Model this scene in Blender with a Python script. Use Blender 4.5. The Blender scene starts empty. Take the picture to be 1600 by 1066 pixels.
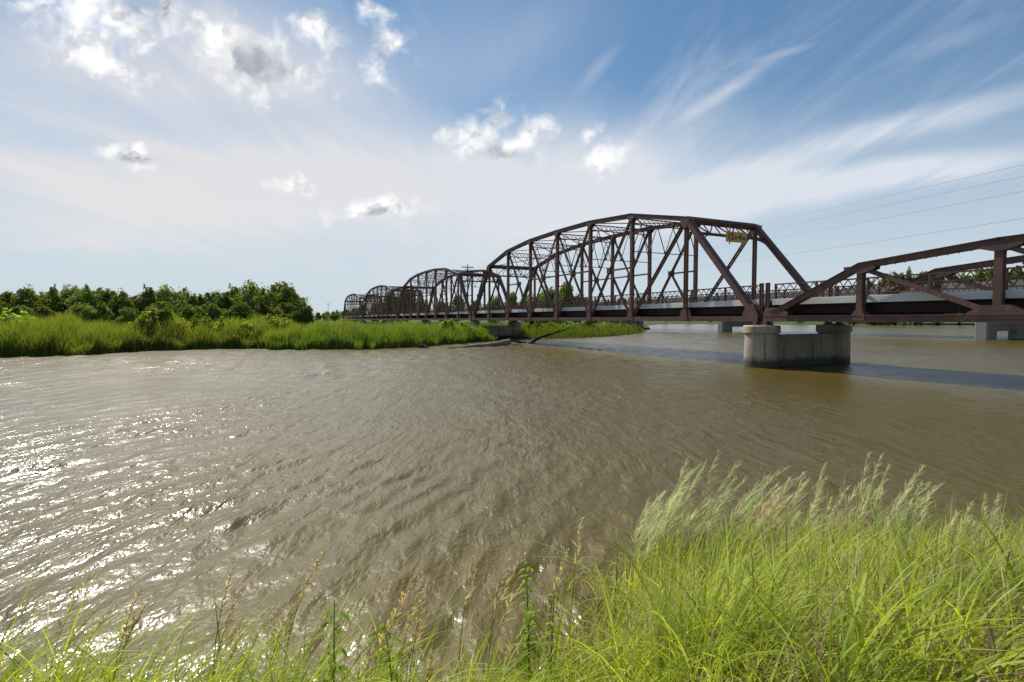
import bpy, math, random
import numpy as np
from mathutils import Vector, Matrix

SC = bpy.context.scene
COL = SC.collection
R = math.radians
rng = np.random.default_rng(7)
random.seed(7)

# ------------------------------------------------------------------ camera constants (metres, water at z = 0)
F, PITCH, EYE = 800.9, 0.0421, 2.77
CP, SP = math.cos(PITCH), math.sin(PITCH)

def ray(px, py):
    a, b = (px - 800) / F, (533 - py) / F
    return np.array([a, CP + b * SP, b * CP - SP])

def gp(px, py, z=0.0):
    d = ray(px, py)
    t = (z - EYE) / d[2]
    return np.array([d[0] * t, d[1] * t])

def wp(px, py, Y):
    d = ray(px, py)
    t = Y / d[1]
    return np.array([d[0] * t, Y, EYE + d[2] * t])

# ------------------------------------------------------------------ bridge axis
YAW = 0.441
U = np.array([-math.sin(YAW), math.cos(YAW)])      # along the bridge, away from the camera
N = np.array([math.cos(YAW), math.sin(YAW)])       # across it, away from the camera
D0, S0, P, GAP, W = 26.05, 21.19, 5.846, 0.56, 6.7
ROTZ = math.pi / 2 + YAW

def bw(s, t, z=0.0):
    p = U * s + N * t
    return (float(p[0]), float(p[1]), float(z))

def s_at(px, d):
    """distance along the bridge axis at which a line at offset d is seen at image column px"""
    r = ray(px, 499)
    k = d / (r[0] * N[0] + r[1] * N[1])
    return float((r[0] * U[0] + r[1] * U[1]) * k)

# ------------------------------------------------------------------ object helpers
def link(o, parent=None):
    COL.objects.link(o)
    if parent is not None:
        o.parent = parent
    return o

def tag(o, label=None, cat=None, group=None, kind=None):
    if label: o['label'] = label
    if cat: o['category'] = cat
    if group: o['group'] = group
    if kind: o['kind'] = kind
    return o

def empty(name, loc, rz=0.0):
    o = bpy.data.objects.new(name, None)
    o.empty_display_size = 0.3
    o.location = loc
    o.rotation_euler = (0, 0, rz)
    return link(o)

def copy_tree(o, parent=None):
    c = o.copy()
    COL.objects.link(c)
    if parent is not None:
        c.parent = parent
    for ch in list(o.children):
        copy_tree(ch, c)
    return c

class MB:
    """collects boxes, bars and tubes into one mesh"""
    def __init__(self):
        self.v, self.f = [], []
    def add(self, vs, fs):
        n = len(self.v)
        self.v += [tuple(map(float, q)) for q in vs]
        self.f += [tuple(i + n for i in q) for q in fs]
    def box(self, x0, x1, y0, y1, z0, z1):
        self.add([(x0,y0,z0),(x1,y0,z0),(x1,y1,z0),(x0,y1,z0),(x0,y0,z1),(x1,y0,z1),(x1,y1,z1),(x0,y1,z1)],
                 [(0,3,2,1),(4,5,6,7),(0,1,5,4),(1,2,6,5),(2,3,7,6),(3,0,4,7)])
    def beam(self, a, b, w, d, side=(0,1,0)):
        """box from a to b; d = size along side, w = size across both"""
        a, b = Vector(a), Vector(b)
        ax = (b - a).normalized()
        sd = Vector(side)
        sd = (sd - ax * sd.dot(ax)).normalized()
        up = ax.cross(sd)
        q = []
        for p in (a, b):
            for i, j in ((-1,-1),(1,-1),(1,1),(-1,1)):
                q.append(p + sd * (d * .5 * i) + up * (w * .5 * j))
        self.add(q, [(0,1,2,3),(7,6,5,4),(0,4,5,1),(1,5,6,2),(2,6,7,3),(3,7,4,0)])
    def laced(self, a, b, w, d, side=(0,1,0), bar=.06, step=.75, batten=.12):
        a, b = Vector(a), Vector(b)
        ax = (b - a).normalized()
        sd = Vector(side)
        sd = (sd - ax * sd.dot(ax)).normalized()
        up = ax.cross(sd)
        for s in (-1, 1):
            o = up * (s * (w - bar) * .5)
            self.beam(a + o, b + o, bar, d, side)
        L = (b - a).length
        n = max(2, int(L / step))
        for i in range(n):
            c = a + ax * (L * (i + .5) / n)
            self.beam(c - ax * batten * .5, c + ax * batten * .5, w - bar * .5, d * .8, side)
    def zigzag(self, a0, a1, b0, b1, n, w, d, side, cross=False):
        """bars zigzagging between the line a0-a1 and the line b0-b1"""
        a0, a1, b0, b1 = map(Vector, (a0, a1, b0, b1))
        for i in range(n):
            t0, t1 = i / n, (i + 1) / n
            p, q = (a0.lerp(a1, t0), b0.lerp(b1, t1)), (b0.lerp(b1, t0), a0.lerp(a1, t1))
            if cross:
                self.beam(*p, w, d, side); self.beam(*q, w, d * .7, side)
            else:
                self.beam(*(p if i % 2 == 0 else q), w, d, side)
    def tube(self, pts, rad, seg=8, cap=True):
        pts = [Vector(p) for p in pts]
        rings = []
        for i, p in enumerate(pts):
            t = (pts[min(i + 1, len(pts) - 1)] - pts[max(i - 1, 0)]).normalized()
            h = Vector((0, 0, 1)) if abs(t.z) < .9 else Vector((1, 0, 0))
            x = t.cross(h).normalized(); y = x.cross(t)
            r = rad[i] if hasattr(rad, '__len__') else rad
            rings.append([p + (x * math.cos(k * 2 * math.pi / seg) + y * math.sin(k * 2 * math.pi / seg)) * r for k in range(seg)])
        vs = [v for rg in rings for v in rg]
        fs = []
        for i in range(len(pts) - 1):
            for k in range(seg):
                k2 = (k + 1) % seg
                fs.append((i*seg+k, (i+1)*seg+k, (i+1)*seg+k2, i*seg+k2))
        if cap:
            fs.append(tuple(range(seg))); fs.append(tuple(reversed(range((len(pts)-1)*seg, len(pts)*seg))))
        self.add(vs, fs)
    def prism(self, poly, z0, z1):
        n = len(poly)
        vs = [(x, y, z0) for x, y in poly] + [(x, y, z1) for x, y in poly]
        self.add(vs, [tuple(reversed(range(n))), tuple(range(n, 2*n))] + [(i, (i+1) % n, (i+1) % n + n, i + n) for i in range(n)])
    def plate(self, poly_sz, y0, y1):
        n = len(poly_sz)
        vs = [(s, y0, z) for s, z in poly_sz] + [(s, y1, z) for s, z in poly_sz]
        self.add(vs, [tuple(range(n)), tuple(reversed(range(n, 2*n)))] + [(i + n, (i+1) % n + n, (i+1) % n, i) for i in range(n)])
    def build(self, name, mat, parent=None, smooth=False, bevel=0):
        me = bpy.data.meshes.new(name)
        me.from_pydata(self.v, [], self.f)
        me.materials.append(mat)
        if smooth:
            me.shade_smooth()
        o = link(bpy.data.objects.new(name, me), parent)
        if bevel:
            m = o.modifiers.new('bevel', 'BEVEL'); m.width = bevel; m.segments = 2; m.limit_method = 'ANGLE'; m.angle_limit = R(50)
        return o

def np_mesh(name, verts, quads, mat, parent=None, tint=None, smooth=False, hgt=None):
    me = bpy.data.meshes.new(name)
    nv, nf = len(verts), len(quads)
    k = quads.shape[1]
    me.vertices.add(nv); me.vertices.foreach_set('co', verts.astype(np.float32).ravel())
    me.loops.add(nf * k); me.loops.foreach_set('vertex_index', quads.astype(np.int32).ravel())
    me.polygons.add(nf)
    me.polygons.foreach_set('loop_start', (np.arange(nf) * k).astype(np.int32))
    me.update(calc_edges=True)
    if tint is not None:
        at = me.attributes.new('tint', 'FLOAT', 'POINT'); at.data.foreach_set('value', tint.astype(np.float32))
    if hgt is not None:
        at = me.attributes.new('along', 'FLOAT', 'POINT'); at.data.foreach_set('value', hgt.astype(np.float32))
    me.materials.append(mat)
    if smooth:
        me.shade_smooth()
    me.validate()
    return link(bpy.data.objects.new(name, me), parent)

# ------------------------------------------------------------------ materials
class NT:
    def __init__(self, tree):
        self.t = tree; self.n = tree.nodes; self.l = tree.links
    def new(self, kind, **kw):
        nd = self.n.new(kind)
        for k, v in kw.items():
            setattr(nd, k, v)
        return nd
    def put(self, sock, v):
        if hasattr(v, 'links') or isinstance(v, bpy.types.NodeSocket):
            self.l.new(v, sock)
        else:
            sock.default_value = v
    def math(self, op, a, b=None, c=None, clamp=False):
        nd = self.new('ShaderNodeMath', operation=op, use_clamp=clamp)
        self.put(nd.inputs[0], a)
        if b is not None: self.put(nd.inputs[1], b)
        if c is not None: self.put(nd.inputs[2], c)
        return nd.outputs[0]
    def noise(self, vec, scale, detail=4, rough=.55, dist=0.0, dims='3D'):
        nd = self.new('ShaderNodeTexNoise', noise_dimensions=dims)
        if vec is not None: self.l.new(vec, nd.inputs['Vector'])
        nd.inputs['Scale'].default_value = scale; nd.inputs['Detail'].default_value = detail
        nd.inputs['Roughness'].default_value = rough; nd.inputs['Distortion'].default_value = dist
        return nd.outputs[0]
    def ramp(self, fac, a0, a1, b0=0.0, b1=1.0, smooth=True):
        nd = self.new('ShaderNodeMapRange', interpolation_type='SMOOTHSTEP' if smooth else 'LINEAR')
        self.put(nd.inputs['Value'], fac)
        for k, v in (('From Min', a0), ('From Max', a1), ('To Min', b0), ('To Max', b1)):
            self.put(nd.inputs[k], v)
        return nd.outputs[0]
    def mix(self, fac, a, b, blend='MIX'):
        nd = self.new('ShaderNodeMix', data_type='RGBA', blend_type=blend)
        nd.clamp_factor = True
        self.put(nd.inputs[0], fac)
        self.put(nd.inputs[6], a if not isinstance(a, tuple) else (*a, 1.0)[:4])
        self.put(nd.inputs[7], b if not isinstance(b, tuple) else (*b, 1.0)[:4])
        return nd.outputs[2]
    def mapping(self, vec, loc=(0,0,0), rot=(0,0,0), scale=(1,1,1), kind='POINT'):
        nd = self.new('ShaderNodeMapping', vector_type=kind)
        self.l.new(vec, nd.inputs[0])
        nd.inputs['Location'].default_value = loc; nd.inputs['Rotation'].default_value = rot; nd.inputs['Scale'].default_value = scale
        return nd.outputs[0]

def new_mat(name):
    m = bpy.data.materials.new(name); m.use_nodes = True
    nt = NT(m.node_tree); nt.n.clear()
    out = nt.new('ShaderNodeOutputMaterial')
    return m, nt, out

def surf(name, c0, c1, rough=.7, scale=3.0, bump=.0, bscale=30, spec=.4, c2=None, c2thr=(.55,.7), stretch=(1,1,1), metal=0.0):
    m, nt, out = new_mat(name)
    tc = nt.new('ShaderNodeTexCoord')
    v = nt.mapping(tc.outputs['Object'], scale=stretch)
    col = nt.mix(nt.ramp(nt.noise(v, scale, 6, .6), .3, .7), c0, c1)
    if c2:
        col = nt.mix(nt.ramp(nt.noise(v, scale * 2.7, 8, .7), *c2thr), col, c2)
    b = nt.new('ShaderNodeBsdfPrincipled')
    nt.l.new(col, b.inputs['Base Color'])
    b.inputs['Roughness'].default_value = rough
    b.inputs['Specular IOR Level'].default_value = spec
    b.inputs['Metallic'].default_value = metal
    if bump:
        bp = nt.new('ShaderNodeBump'); bp.inputs['Strength'].default_value = bump; bp.inputs['Distance'].default_value = .02
        nt.l.new(nt.noise(tc.outputs['Object'], bscale, 6, .65), bp.inputs['Height'])
        nt.l.new(bp.outputs[0], b.inputs['Normal'])
    nt.l.new(b.outputs[0], out.inputs[0])
    return m

def leafy(name, ca, cb, cc, trans=.45, rough=.5, clump=.35, tcol=(1.25, 1.15, .45), spec=.3, var=(.68, 1.42)):
    """foliage: hue varies leaf by leaf (attribute tint), clump by clump and plant by plant; thin leaves let light through"""
    m, nt, out = new_mat(name)
    at = nt.new('ShaderNodeAttribute', attribute_name='tint')
    tc = nt.new('ShaderNodeTexCoord'); oi = nt.new('ShaderNodeObjectInfo')
    col = nt.mix(at.outputs['Fac'], ca, cb)
    col = nt.mix(nt.ramp(nt.noise(tc.outputs['Object'], clump, 3), .4, .7, 0, .75), col, cc)
    hs = nt.new('ShaderNodeHueSaturation')
    nt.l.new(col, hs.inputs['Color'])
    nt.put(hs.inputs['Hue'], nt.ramp(oi.outputs['Random'], 0, 1, .480, .512, False))
    nt.put(hs.inputs['Value'], nt.ramp(nt.math('FRACT', nt.math('MULTIPLY', oi.outputs['Random'], 7.31)), 0, 1, var[0], var[1], False))
    col = hs.outputs[0]
    b = nt.new('ShaderNodeBsdfPrincipled')
    nt.l.new(col, b.inputs['Base Color']); b.inputs['Roughness'].default_value = rough
    b.inputs['Specular IOR Level'].default_value = spec
    tr = nt.new('ShaderNodeBsdfTranslucent')
    nt.l.new(nt.mix(1.0, col, tcol, 'MULTIPLY'), tr.inputs['Color'])
    mx = nt.new('ShaderNodeMixShader'); mx.inputs[0].default_value = trans
    nt.l.new(b.outputs[0], mx.inputs[1]); nt.l.new(tr.outputs[0], mx.inputs[2])
    nt.l.new(mx.outputs[0], out.inputs[0])
    return m

M = {}
M['steel'] = surf('rusty brown painted steel', (.150,.080,.063), (.096,.053,.047), rough=.62, scale=1.3, bump=.25, bscale=22, c2=(.29,.118,.055), c2thr=(.53,.70), spec=.35)
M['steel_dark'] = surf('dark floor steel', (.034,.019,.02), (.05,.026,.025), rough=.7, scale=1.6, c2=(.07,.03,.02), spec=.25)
M['curb'] = surf('pale concrete kerb', (.76,.755,.74), (.64,.63,.61), rough=.85, scale=.8, bump=.2, bscale=14, c2=(.30,.24,.20), c2thr=(.62,.8), stretch=(.6,1,2.5))
M['asphalt'] = surf('worn asphalt', (.055,.053,.05), (.08,.078,.075), rough=.9, scale=2, bump=.4, bscale=60)
def pier_mat():
    m, nt, out = new_mat('weathered pier concrete')
    tc = nt.new('ShaderNodeTexCoord'); v = tc.outputs['Object']
    col = nt.mix(nt.ramp(nt.noise(v, 1.1, 7, .65), .3, .7), (.47, .385, .29), (.32, .27, .21))
    runs = nt.noise(nt.mapping(v, scale=(5, 5, .35)), 1.2, 6, .6)
    col = nt.mix(nt.ramp(runs, .50, .70, 0, .9), col, (.15, .125, .10))
    col = nt.mix(nt.ramp(nt.noise(nt.mapping(v, scale=(7, 7, .5)), 1.6, 5, .6), .60, .75, 0, .6), col, (.52, .47, .41))
    sep = nt.new('ShaderNodeSeparateXYZ'); nt.l.new(v, sep.inputs[0])
    tide = nt.math('ADD', sep.outputs[2], nt.math('MULTIPLY', nt.noise(v, 2.2, 5, .65), -.5))
    col = nt.mix(nt.ramp(tide, .0, .42, .95, 0), col, (.062, .055, .036))
    # shutter-board joints
    wv = nt.math('FRACT', nt.math('MULTIPLY', sep.outputs[2], 1.62))
    col = nt.mix(nt.ramp(wv, .0, .03, .35, 0), col, (.13, .11, .09))
    b = nt.new('ShaderNodeBsdfPrincipled'); nt.l.new(col, b.inputs['Base Color']); b.inputs['Roughness'].default_value = .92
    bp = nt.new('ShaderNodeBump'); bp.inputs['Strength'].default_value = .5; bp.inputs['Distance'].default_value = .03
    nt.l.new(nt.noise(v, 8, 8, .65), bp.inputs['Height']); nt.l.new(bp.outputs[0], b.inputs['Normal'])
    nt.l.new(b.outputs[0], out.inputs[0])
    return m
M['concrete'] = pier_mat()
M['concrete_far'] = surf('highway bridge concrete', (.33,.30,.28), (.26,.24,.225), rough=.9, scale=.25, bump=.2, bscale=6, c2=(.24,.21,.19), c2thr=(.6,.85), stretch=(1,1,.4))
M['yellow'] = surf('faded ochre sign paint', (.66,.38,.06), (.56,.30,.055), rough=.55, scale=4, c2=(.34,.18,.05), c2thr=(.58,.8))
M['ink'] = surf('worn dark sign paint', (.06,.035,.012), (.12,.06,.02), rough=.6, scale=9)
M['pole'] = surf('grey weathered pole timber', (.10,.085,.07), (.07,.06,.05), rough=.9, scale=2, stretch=(4,4,.4))
M['glass'] = surf('brown insulator porcelain', (.09,.05,.035), (.07,.04,.03), rough=.25)
M['wire'] = surf('dull aluminium wire', (.34,.35,.37), (.28,.29,.31), rough=.5)
M['log'] = surf('bleached driftwood', (.30,.255,.21), (.19,.155,.125), rough=.9, scale=2.5, bump=.6, bscale=14, c2=(.08,.06,.05), c2thr=(.55,.75), stretch=(.35,3,3))
M['wetwood'] = surf('wet dark wood', (.03,.025,.02), (.05,.04,.03), rough=.9, scale=3, spec=.1)
M['bark'] = surf('tree bark', (.07,.055,.042), (.045,.036,.03), rough=.95, scale=2)
M['stem'] = surf('green weed stem', (.09,.14,.035), (.12,.13,.05), rough=.6, scale=8)
M['tree'] = leafy('tree leaves', (.145,.205,.055), (.195,.260,.066), (.205,.265,.068), trans=.46, clump=.32, spec=.08, rough=.7)
M['bush'] = leafy('bush leaves', (.21,.30,.055), (.27,.36,.07), (.26,.34,.07), trans=.52, clump=.6, spec=.08, rough=.7)
M['reed'] = leafy('reed blades', (.120,.200,.036), (.185,.260,.048), (.150,.205,.046), trans=.55, clump=.25, spec=.12)
M['grass'] = leafy('bank grass blades', (.37,.47,.045), (.62,.67,.12), (.23,.335,.040), trans=.56, clump=1.3, spec=.3, rough=.5, var=(.92, 1.12))
M['dry'] = leafy('dry grass', (.24,.19,.09), (.30,.25,.12), (.20,.15,.08), trans=.35, clump=1.5, tcol=(1.1,1.0,.8), var=(.92, 1.12))
M['plume'] = leafy('pale feathery plume', (.62,.65,.37), (.70,.70,.46), (.54,.59,.32), trans=.55, clump=2, tcol=(1.05,1.05,.8), var=(.92, 1.12))
M['plume_red'] = leafy('pinkish feathery plume', (.50,.42,.27), (.56,.42,.31), (.44,.33,.22), trans=.45, clump=2, tcol=(1.05,.95,.8), var=(.92, 1.12))
M['seed'] = leafy('straw seed heads', (.58,.50,.27), (.64,.57,.33), (.50,.40,.22), trans=.55, clump=2, tcol=(1.1,1.0,.7), var=(.92, 1.12))
M['weed'] = leafy('weed leaves', (.20,.32,.038), (.33,.44,.058), (.34,.43,.065), trans=.58, clump=3, spec=.15, rough=.6, var=(.92, 1.12))

def ground_mat():
    m, nt, out = new_mat('earth and turf')
    tc = nt.new('ShaderNodeTexCoord'); geo = nt.new('ShaderNodeNewGeometry')
    v = tc.outputs['Object']
    g = nt.mix(nt.ramp(nt.noise(v, .12, 6, .6), .35, .65), (.055,.09,.02), (.10,.12,.03))
    g = nt.mix(nt.ramp(nt.noise(v, 6, 6, .7), .4, .7), g, (.05,.06,.02))
    sep = nt.new('ShaderNodeSeparateXYZ'); nt.l.new(geo.outputs['Position'], sep.inputs[0])
    mud = nt.mix(nt.noise(v, 3, 5), (.075,.055,.035), (.05,.04,.028))
    hgt = nt.math('ADD', sep.outputs[2], nt.math('MULTIPLY', nt.noise(v, .8, 4), .3))
    col = nt.mix(nt.ramp(hgt, .28, .5), mud, g)
    b = nt.new('ShaderNodeBsdfPrincipled'); nt.l.new(col, b.inputs['Base Color']); b.inputs['Roughness'].default_value = .95
    b.inputs['Specular IOR Level'].default_value = .15
    bp = nt.new('ShaderNodeBump'); bp.inputs['Strength'].default_value = .7; bp.inputs['Distance'].default_value = .08
    nt.l.new(nt.noise(v, 5, 8, .7), bp.inputs['Height']); nt.l.new(bp.outputs[0], b.inputs['Normal'])
    nt.l.new(b.outputs[0], out.inputs[0])
    return m
M['ground'] = ground_mat()

def water_mat():
    m, nt, out = new_mat('muddy rippled water')
    tc = nt.new('ShaderNodeTexCoord')
    v = tc.outputs['Object']
    # slow bend of the wave field, then three wave trains
    wv = nt.new('ShaderNodeVectorMath', operation='MULTIPLY_ADD')
    nz = nt.new('ShaderNodeTexNoise'); nz.inputs['Scale'].default_value = .09; nz.inputs['Detail'].default_value = 2
    nt.l.new(v, nz.inputs['Vector'])
    nt.l.new(nz.outputs['Color'], wv.inputs[0]); wv.inputs[1].default_value = (1.8, 1.8, 0); nt.l.new(v, wv.inputs[2])
    q = wv.outputs[0]
    a = nt.noise(nt.mapping(q, rot=(0,0,R(28)), scale=(1.0,.20,1)), 2.2, 3, .5, .3)
    b2 = nt.noise(nt.mapping(q, rot=(0,0,R(8)), scale=(1.0,.38,1)), 4.6, 3, .55, .4)
    c = nt.noise(nt.mapping(q, rot=(0,0,R(-38)), scale=(1.0,.42,1)), 6.5, 3, .55, .3)
    fine = nt.noise(nt.mapping(v, rot=(0,0,R(15)), scale=(1.0,.6,1)), 15, 2, .5)
    patch = nt.math('MULTIPLY', nt.ramp(nt.noise(v, .07, 3, .55), .35, .65, .6, 1.2), nt.ramp(nt.noise(nt.mapping(v, scale=(1, .5, 1)), .45, 4, .6), .3, .7, .65, 1.25))
    h = nt.math('MULTIPLY', a, 1.0)
    h = nt.math('MULTIPLY_ADD', b2, .62, h)
    h = nt.math('MULTIPLY_ADD', c, .30, h)
    h = nt.math('MULTIPLY_ADD', fine, .25, h)
    h = nt.math('MULTIPLY', h, patch)
    bp = nt.new('ShaderNodeBump'); bp.inputs['Strength'].default_value = 1.0; bp.inputs['Distance'].default_value = WAVE
    nt.l.new(h, bp.inputs['Height'])
    col = nt.mix(nt.ramp(nt.noise(v, .05, 4), .35, .65), WCOL0, WCOL1)
    b = nt.new('ShaderNodeBsdfPrincipled')
    nt.l.new(col, b.inputs['Base Color'])
    # part of the surface is glassy, part is broken up by ripples too small to see
    b.inputs['Roughness'].default_value = .40
    b.inputs['IOR'].default_value = 1.36
    b.inputs['Specular IOR Level'].default_value = .85
    nt.l.new(bp.outputs[0], b.inputs['Normal'])
    g = nt.new('ShaderNodeBsdfPrincipled')
    nt.l.new(col, g.inputs['Base Color'])
    g.inputs['Roughness'].default_value = .14; g.inputs['IOR'].default_value = 1.40; g.inputs['Specular IOR Level'].default_value = .5
    nt.l.new(bp.outputs[0], g.inputs['Normal'])
    mx = nt.new('ShaderNodeMixShader'); mx.inputs[0].default_value = .55
    nt.l.new(b.outputs[0], mx.inputs[1]); nt.l.new(g.outputs[0], mx.inputs[2])
    nt.l.new(mx.outputs[0], out.inputs[0])
    return m
WAVE, WCOL0, WCOL1 = .085, (.094,.067,.0050), (.074,.052,.0040)
M['water'] = water_mat()

# ------------------------------------------------------------------ camera, sun, sky
SUN_AZ, SUN_EL = R(-34), R(48)          # azimuth from +Y towards +X
cam = bpy.data.cameras.new('camera'); co = link(bpy.data.objects.new('camera', cam))
cam.sensor_width = 36; cam.lens = 36 * F / 1600; cam.clip_start = .05; cam.clip_end = 12000
co.location = (0, 0, EYE); co.rotation_euler = (math.pi / 2 - PITCH, 0, 0)
SC.camera = co
sd = Vector((math.sin(SUN_AZ) * math.cos(SUN_EL), math.cos(SUN_AZ) * math.cos(SUN_EL), math.sin(SUN_EL)))
sl = bpy.data.lights.new('sun', 'SUN'); sl.energy = 3.8; sl.angle = R(.53); sl.color = (1.0, .93, .82)
so = link(bpy.data.objects.new('sun', sl)); so.rotation_euler = sd.to_track_quat('Z', 'Y').to_euler(); so.location = (-30, 30, 60)
SC.view_settings.view_transform = 'Standard'; SC.view_settings.look = 'None'; SC.view_settings.gamma = 1.0
SC.view_settings.exposure = 0.6

def make_world():
    w = bpy.data.worlds.new('World'); SC.world = w; w.use_nodes = True
    nt = NT(w.node_tree); nt.n.clear()
    out = nt.new('ShaderNodeOutputWorld'); bg = nt.new('ShaderNodeBackground')
    sky = nt.new('ShaderNodeTexSky', sky_type='NISHITA'); sky.sun_disc = False
    sky.sun_elevation = SUN_EL; sky.sun_rotation = SUN_AZ; sky.altitude = 300; sky.air_density = 1.0; sky.dust_density = .2; sky.ozone_density = 2.0
    STR = .075
    tc = nt.new('ShaderNodeTexCoord')
    sep = nt.new('ShaderNodeSeparateXYZ'); nt.l.new(tc.outputs['Generated'], sep.inputs[0])
    x, y, z = sep.outputs
    yy = nt.math('MAXIMUM', y, .08)
    u, v = nt.math('DIVIDE', x, yy), nt.math('DIVIDE', z, yy)          # bearing and height of the looked-at piece of sky
    uv = nt.new('ShaderNodeCombineXYZ'); nt.l.new(u, uv.inputs[0]); nt.l.new(v, uv.inputs[1])
    uv = uv.outputs[0]
    front = nt.ramp(y, .08, .3)
    def warp(vec, scale, amt, det=4):
        n = nt.new('ShaderNodeTexNoise'); n.inputs['Scale'].default_value = scale; n.inputs['Detail'].default_value = det
        nt.l.new(vec, n.inputs['Vector'])
        s = nt.new('ShaderNodeVectorMath', operation='SUBTRACT'); nt.l.new(n.outputs['Color'], s.inputs[0]); s.inputs[1].default_value = (.5,.5,.5)
        a = nt.new('ShaderNodeVectorMath', operation='MULTIPLY_ADD'); nt.l.new(s.outputs[0], a.inputs[0]); a.inputs[1].default_value = (amt, amt, 0); nt.l.new(vec, a.inputs[2])
        return a.outputs[0]
    soft = warp(uv, 1.6, .16, 5)
    puffy = warp(warp(uv, 9, .055, 3), 38, .020, 5)
    def at(px, py):
        d = ray(px, py)
        return d[0] / d[1], d[2] / d[1]
    def blob(vec, px, py, ra, rb, rot):
        a, b = at(px, py)
        mp = nt.mapping(vec, loc=(a, b, 0), rot=(0, 0, R(rot)), scale=(ra / F, rb / F, 1), kind='TEXTURE')
        ln = nt.new('ShaderNodeVectorMath', operation='LENGTH'); nt.l.new(mp, ln.inputs[0])
        return ln.outputs['Value']
    def acc(items, vec):
        tot = None
        for px, py, ra, rb, rot, amp in items:
            g = nt.ramp(blob(vec, px, py, ra, rb, rot), 0, 1, amp, 0)
            tot = g if tot is None else nt.math('ADD', tot, g)
        return tot
    # high thin veil and streaks (rot is anticlockwise as seen)
    veil = acc([(150, 175, 520, 120, 0, .28), (720, 90, 330, 130, 15, .26), (420, 285, 800, 120, 3, .85), (520, 330, 820, 150, 2, .60), (930, 300, 480, 150, 12, .60), (220, 140, 560, 220, 0, .36), (390, 95, 300, 140, -20, .62), (40, 60, 260, 90, -10, .35),
                (640, 200, 260, 70, -25, .30), (1150, 300, 600, 55, 12, .35), (60, 260, 300, 50, -14, .4), (130, 370, 330, 26, -6, .25), (860, 215, 180, 110, 20, .30), (1000, 230, 260, 90, 30, .25)], soft)
    streak_warp = warp(uv, 2.2, .05, 5)
    streaks = acc([(1510, 168, 300, 30, 15, .75), (1470, 262, 330, 36, 8, .6), (1330, 222, 420, 36, 15, .62), (1330, 290, 430, 46, 8, .55), (1000, 330, 420, 60, 12, .35), (1130, 148, 150, 16, 33, .38), (1225, 88, 80, 9, 14, .25),
                   (935, 110, 70, 18, 48, .22), (1030, 125, 60, 12, 45, .20), (1490, 60, 130, 22, 22, .24), (260, 365, 170, 12, -18, .30),
                   (70, 385, 150, 12, 2, .25), (200, 215, 240, 20, -14, .28), (830, 60, 150, 60, 40, .14)], streak_warp)
    zz = nt.math('ADD', nt.math('MAXIMUM', z, 0.0), .09)
    pl = nt.new('ShaderNodeCombineXYZ'); nt.l.new(nt.math('DIVIDE', x, zz), pl.inputs[0]); nt.l.new(nt.math('DIVIDE', y, zz), pl.inputs[1])
    fib = nt.noise(nt.mapping(pl.outputs[0], rot=(0, 0, R(-32)), scale=(3.2, .42, 1)), 1.3, 8, .62, .6)
    fib2 = nt.noise(nt.mapping(pl.outputs[0], rot=(0, 0, R(-60)), scale=(1.0, .5, 1)), .8, 7, .6, .8)
    fib3 = nt.noise(nt.mapping(pl.outputs[0], rot=(0, 0, R(-48)), scale=(1.9, .5, 1)), 1.0, 9, .66, 1.2)
    fibm = nt.math('MULTIPLY', nt.ramp(fib, .25, .75, .45, 1.3), nt.ramp(fib2, .25, .7, .55, 1.25))
    thin = nt.math('MULTIPLY', nt.math('ADD', nt.math('MULTIPLY', veil, nt.math('MULTIPLY', nt.ramp(fib2, .25, .72, .72, 1.2), nt.ramp(fib, .28, .72, .84, 1.1))), nt.math('ADD', nt.math('MULTIPLY', streaks, fibm), nt.math('MULTIPLY', nt.ramp(fib3, .48, .82, 0, .34), nt.ramp(z, .05, .2, .2, 1.0)))), front)
    back = nt.math('MULTIPLY', nt.ramp(fib, .45, .75, 0, .5), nt.math('SUBTRACT', 1.0, front))
    haze = 0.0
    thin = nt.math('MAXIMUM', nt.math('ADD', thin, back), 0, clamp=True)
    cover = nt.math('SUBTRACT', 1.0, nt.math('MULTIPLY', nt.math('SUBTRACT', 1.0, nt.math('MULTIPLY', thin, .93)), nt.math('SUBTRACT', 1.0, haze)), clamp=True)
    # heaped clouds
    PUFFS = [(170, 20, 125, 60, -22), (110, 20, 80, 30, -10), (260, 30, 40, 40, -50), (150, 92, 95, 22, -22), (165, 18, 105, 52, -22), (120, 55, 70, 26, -28), (215, 45, 48, 40, -50), (130, 88, 70, 20, -24), (70, 8, 50, 16, 0),
             (372, 78, 92, 48, -24), (440, 108, 66, 32, -20), (335, 55, 50, 30, -10), (492, 56, 44, 26, -38), (606, 52, 52, 24, -52), (580, 106, 36, 18, -45),
             (752, 205, 56, 32, 18), (800, 224, 54, 22, 0), (832, 208, 34, 20, 10), (940, 244, 52, 20, 20), (575, 328, 72, 20, 4), (604, 320, 36, 20, 0), (465, 288, 36, 15, -8),
             (180, 244, 44, 12, -10), (215, 247, 48, 18, -6), (930, 206, 22, 12, 30)]
    r = None
    for p in PUFFS:
        b = blob(puffy, p[0], p[1], p[2] * 1.10, p[3] * 1.10, p[4])
        r = b if r is None else nt.math('SMOOTH_MIN', r, b, .25)
    bill = nt.noise(uv, 26, 5, .55, .5)
    edge = nt.math('ADD', nt.math('ADD', r, nt.ramp(bill, .2, .8, -.55, .55, False)), nt.ramp(nt.noise(puffy, 13, 3, .5), .25, .75, -.35, .5, False))
    puff = nt.math('MULTIPLY', nt.ramp(edge, -.10, 1.25, 1.0, 0.0), front)
    body = nt.ramp(nt.math('SUBTRACT', nt.noise(nt.mapping(uv, loc=(-.010, .022, 0)), 15, 6, .58, .4), nt.noise(uv, 15, 6, .58, .4)), -.02, .13)
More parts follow.
